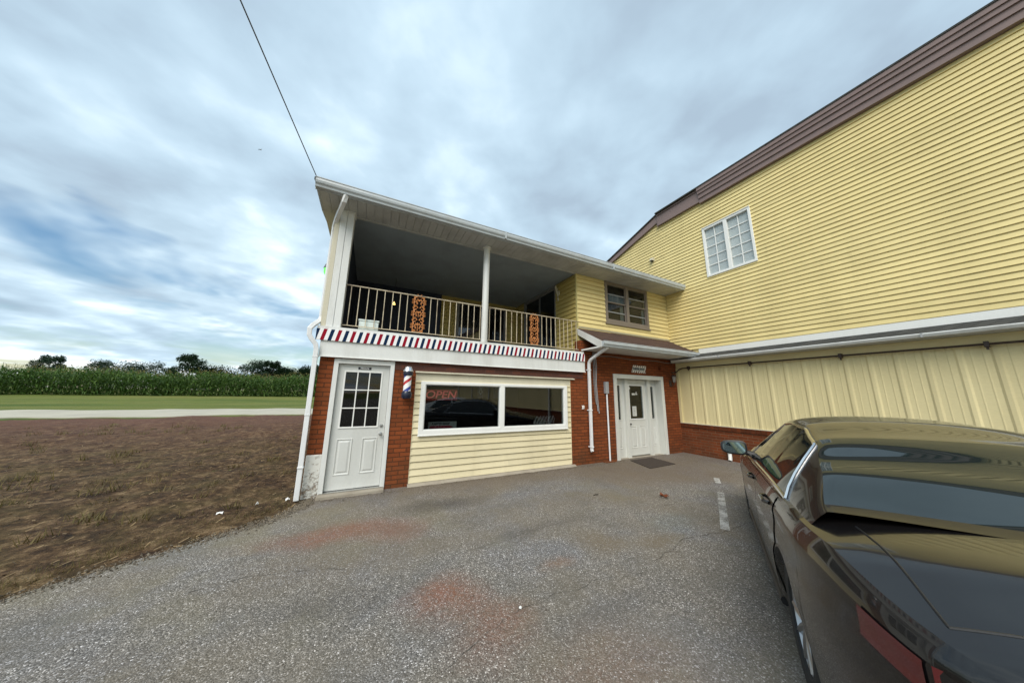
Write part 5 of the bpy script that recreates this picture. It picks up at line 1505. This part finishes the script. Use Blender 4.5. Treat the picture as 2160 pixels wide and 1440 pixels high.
        MB().add(g_, [tuple(range(20))]).build('mirror_glass', M['mirror'], mr)
        MB().tube([(.60, .80 * s, .955), (.585, .87 * s, .975), (.575, .93 * s, .99)], [.035, .028, .03], 8).build('mirror_arm', M['trim_black'], mr, smooth=True)
        # lamps
        rws = []
        for i in range(9):
            x = -2.36 + .17 * i / 8; rws.append([(p.x, p.y * s, p.z) for p in (side_pt(x, .76 + .13 * j / 6, .006) for j in range(7))])
        mb = MB(); mb.grid(rws)
        rws = [[(-2.455 + .055 * k ** 2, y * s, z) for z in (.66, .72, .78, .83)] for k, y in ((0, .30), (.35, .45), (.7, .60), (1.15, .70))]
        mb.grid(rws); mb.build('tail_light', M['tail'], car, smooth=True)
        rws = []
        for i in range(8):
            x = 2.30 - .38 * i / 7; rws.append([(p.x, p.y * s, p.z) for p in (side_pt(x, .74 + .22 * j / 5, .006) for j in range(6))])
        mb = MB(); mb.grid(rws); mb.build('headlight', M['lens'], car, smooth=True)
        for a in (XF, XR):
            y0, y1 = .655, .868
            wh_ = MB().lathe([(.20, y0), (.305, y0), (.328, y0 + .02), (WR, y0 + .05), (WR, y1 - .05), (.328, y1 - .014), (.305, y1), (.232, y1 - .004), (.222, y1 - .02)], (a, 0, WR), 40, 'y', caps=False)
            if s < 0: wh_.v = [(v[0], -v[1], v[2]) for v in wh_.v]
            w = wh_.build('wheel', M['rubber'], car, smooth=True)
            rm = MB().lathe([(.224, y1 - .018), (.214, y1 - .016), (.200, y1 - .05), (.200, y0 + .02)], (a, 0, WR), 40, 'y', caps=False)
            for k in range(10):
                an = 2 * PI * k / 10; ca, sa = math.cos(an), math.sin(an)
                rm.tube([(a + .03 * ca, y1 - .045, WR + .03 * sa), (a + .12 * ca, y1 - .028, WR + .12 * sa), (a + .212 * ca, y1 - .026, WR + .212 * sa)], [.026, .018, .017], 6)
            rm.lathe([(.06, y1 - .06), (.06, y1 - .03), (.045, y1 - .022), (0, y1 - .022)], (a, 0, WR), 16, 'y')
            rm.lathe([(.19, y0 + .06), (.0, y0 + .06)], (a, 0, WR), 24, 'y', caps=False)
            if s < 0: rm.v = [(v[0], -v[1], v[2]) for v in rm.v]
            rm.build('rim', M['alloy'], w, smooth=True)
    # tail: bumper insert, lid seam, number plate recess left blank
    MB().box(-2.475, -2.40, -.52, .52, .27, .37).build('bumper_insert', M['trim_black'], car, bevel=.015)
    def top_pt(x, y):
        zs = lerp_tab(x, SHOULDER); zc = lerp_tab(x, CENTRE); ys = side_pt(x, 1).y; k = 1 - abs(y) / ys
        return (x, y, zs + (zc - zs) * (1 - (1 - k) ** 2.2) + .0005)
    sm = [top_pt(-1.80 - .52 * i / 12, .66 - .03 * i / 12) for i in range(13)] + [top_pt(-2.325, .63 - 1.26 * i / 24) for i in range(25)] + [top_pt(-2.32 + .52 * i / 12, -.63 - .03 * i / 12) for i in range(13)]
    MB().tube(sm, .004, 5).build('boot_seam', M['trim_black'], car)
    MB().box(-2.478, -2.44, -.26, .26, .53, .64).build('plate_recess', M['trim_black'], car, bevel=.01)
    return car


car = make_car('black sedan with chrome window trim parked nose toward the yellow building', M['car_black'])
CAR_A = R(28.8)
car.location = (4.568, -4.769, G0 + .004); car.rotation_euler = (0, 0, CAR_A)
car2 = copy_tree(car); tag(car2, 'silver sedan parked beyond the black one, seen mirrored in the shop window')
car2.location = (4.568 + 1.29 - 1.25, -4.769 - 2.36 - .70, G0 + .004)
def repaint(o):
    if o.type == 'MESH' and o.data.materials and o.data.materials[0] == M['car_black']:
        o.data = o.data.copy(); o.data.materials[0] = M['car_silver']
    for c in o.children: repaint(c)
repaint(car2)
for c_ in (car, car2): c_['group'] = 'cars parked beside the shop'
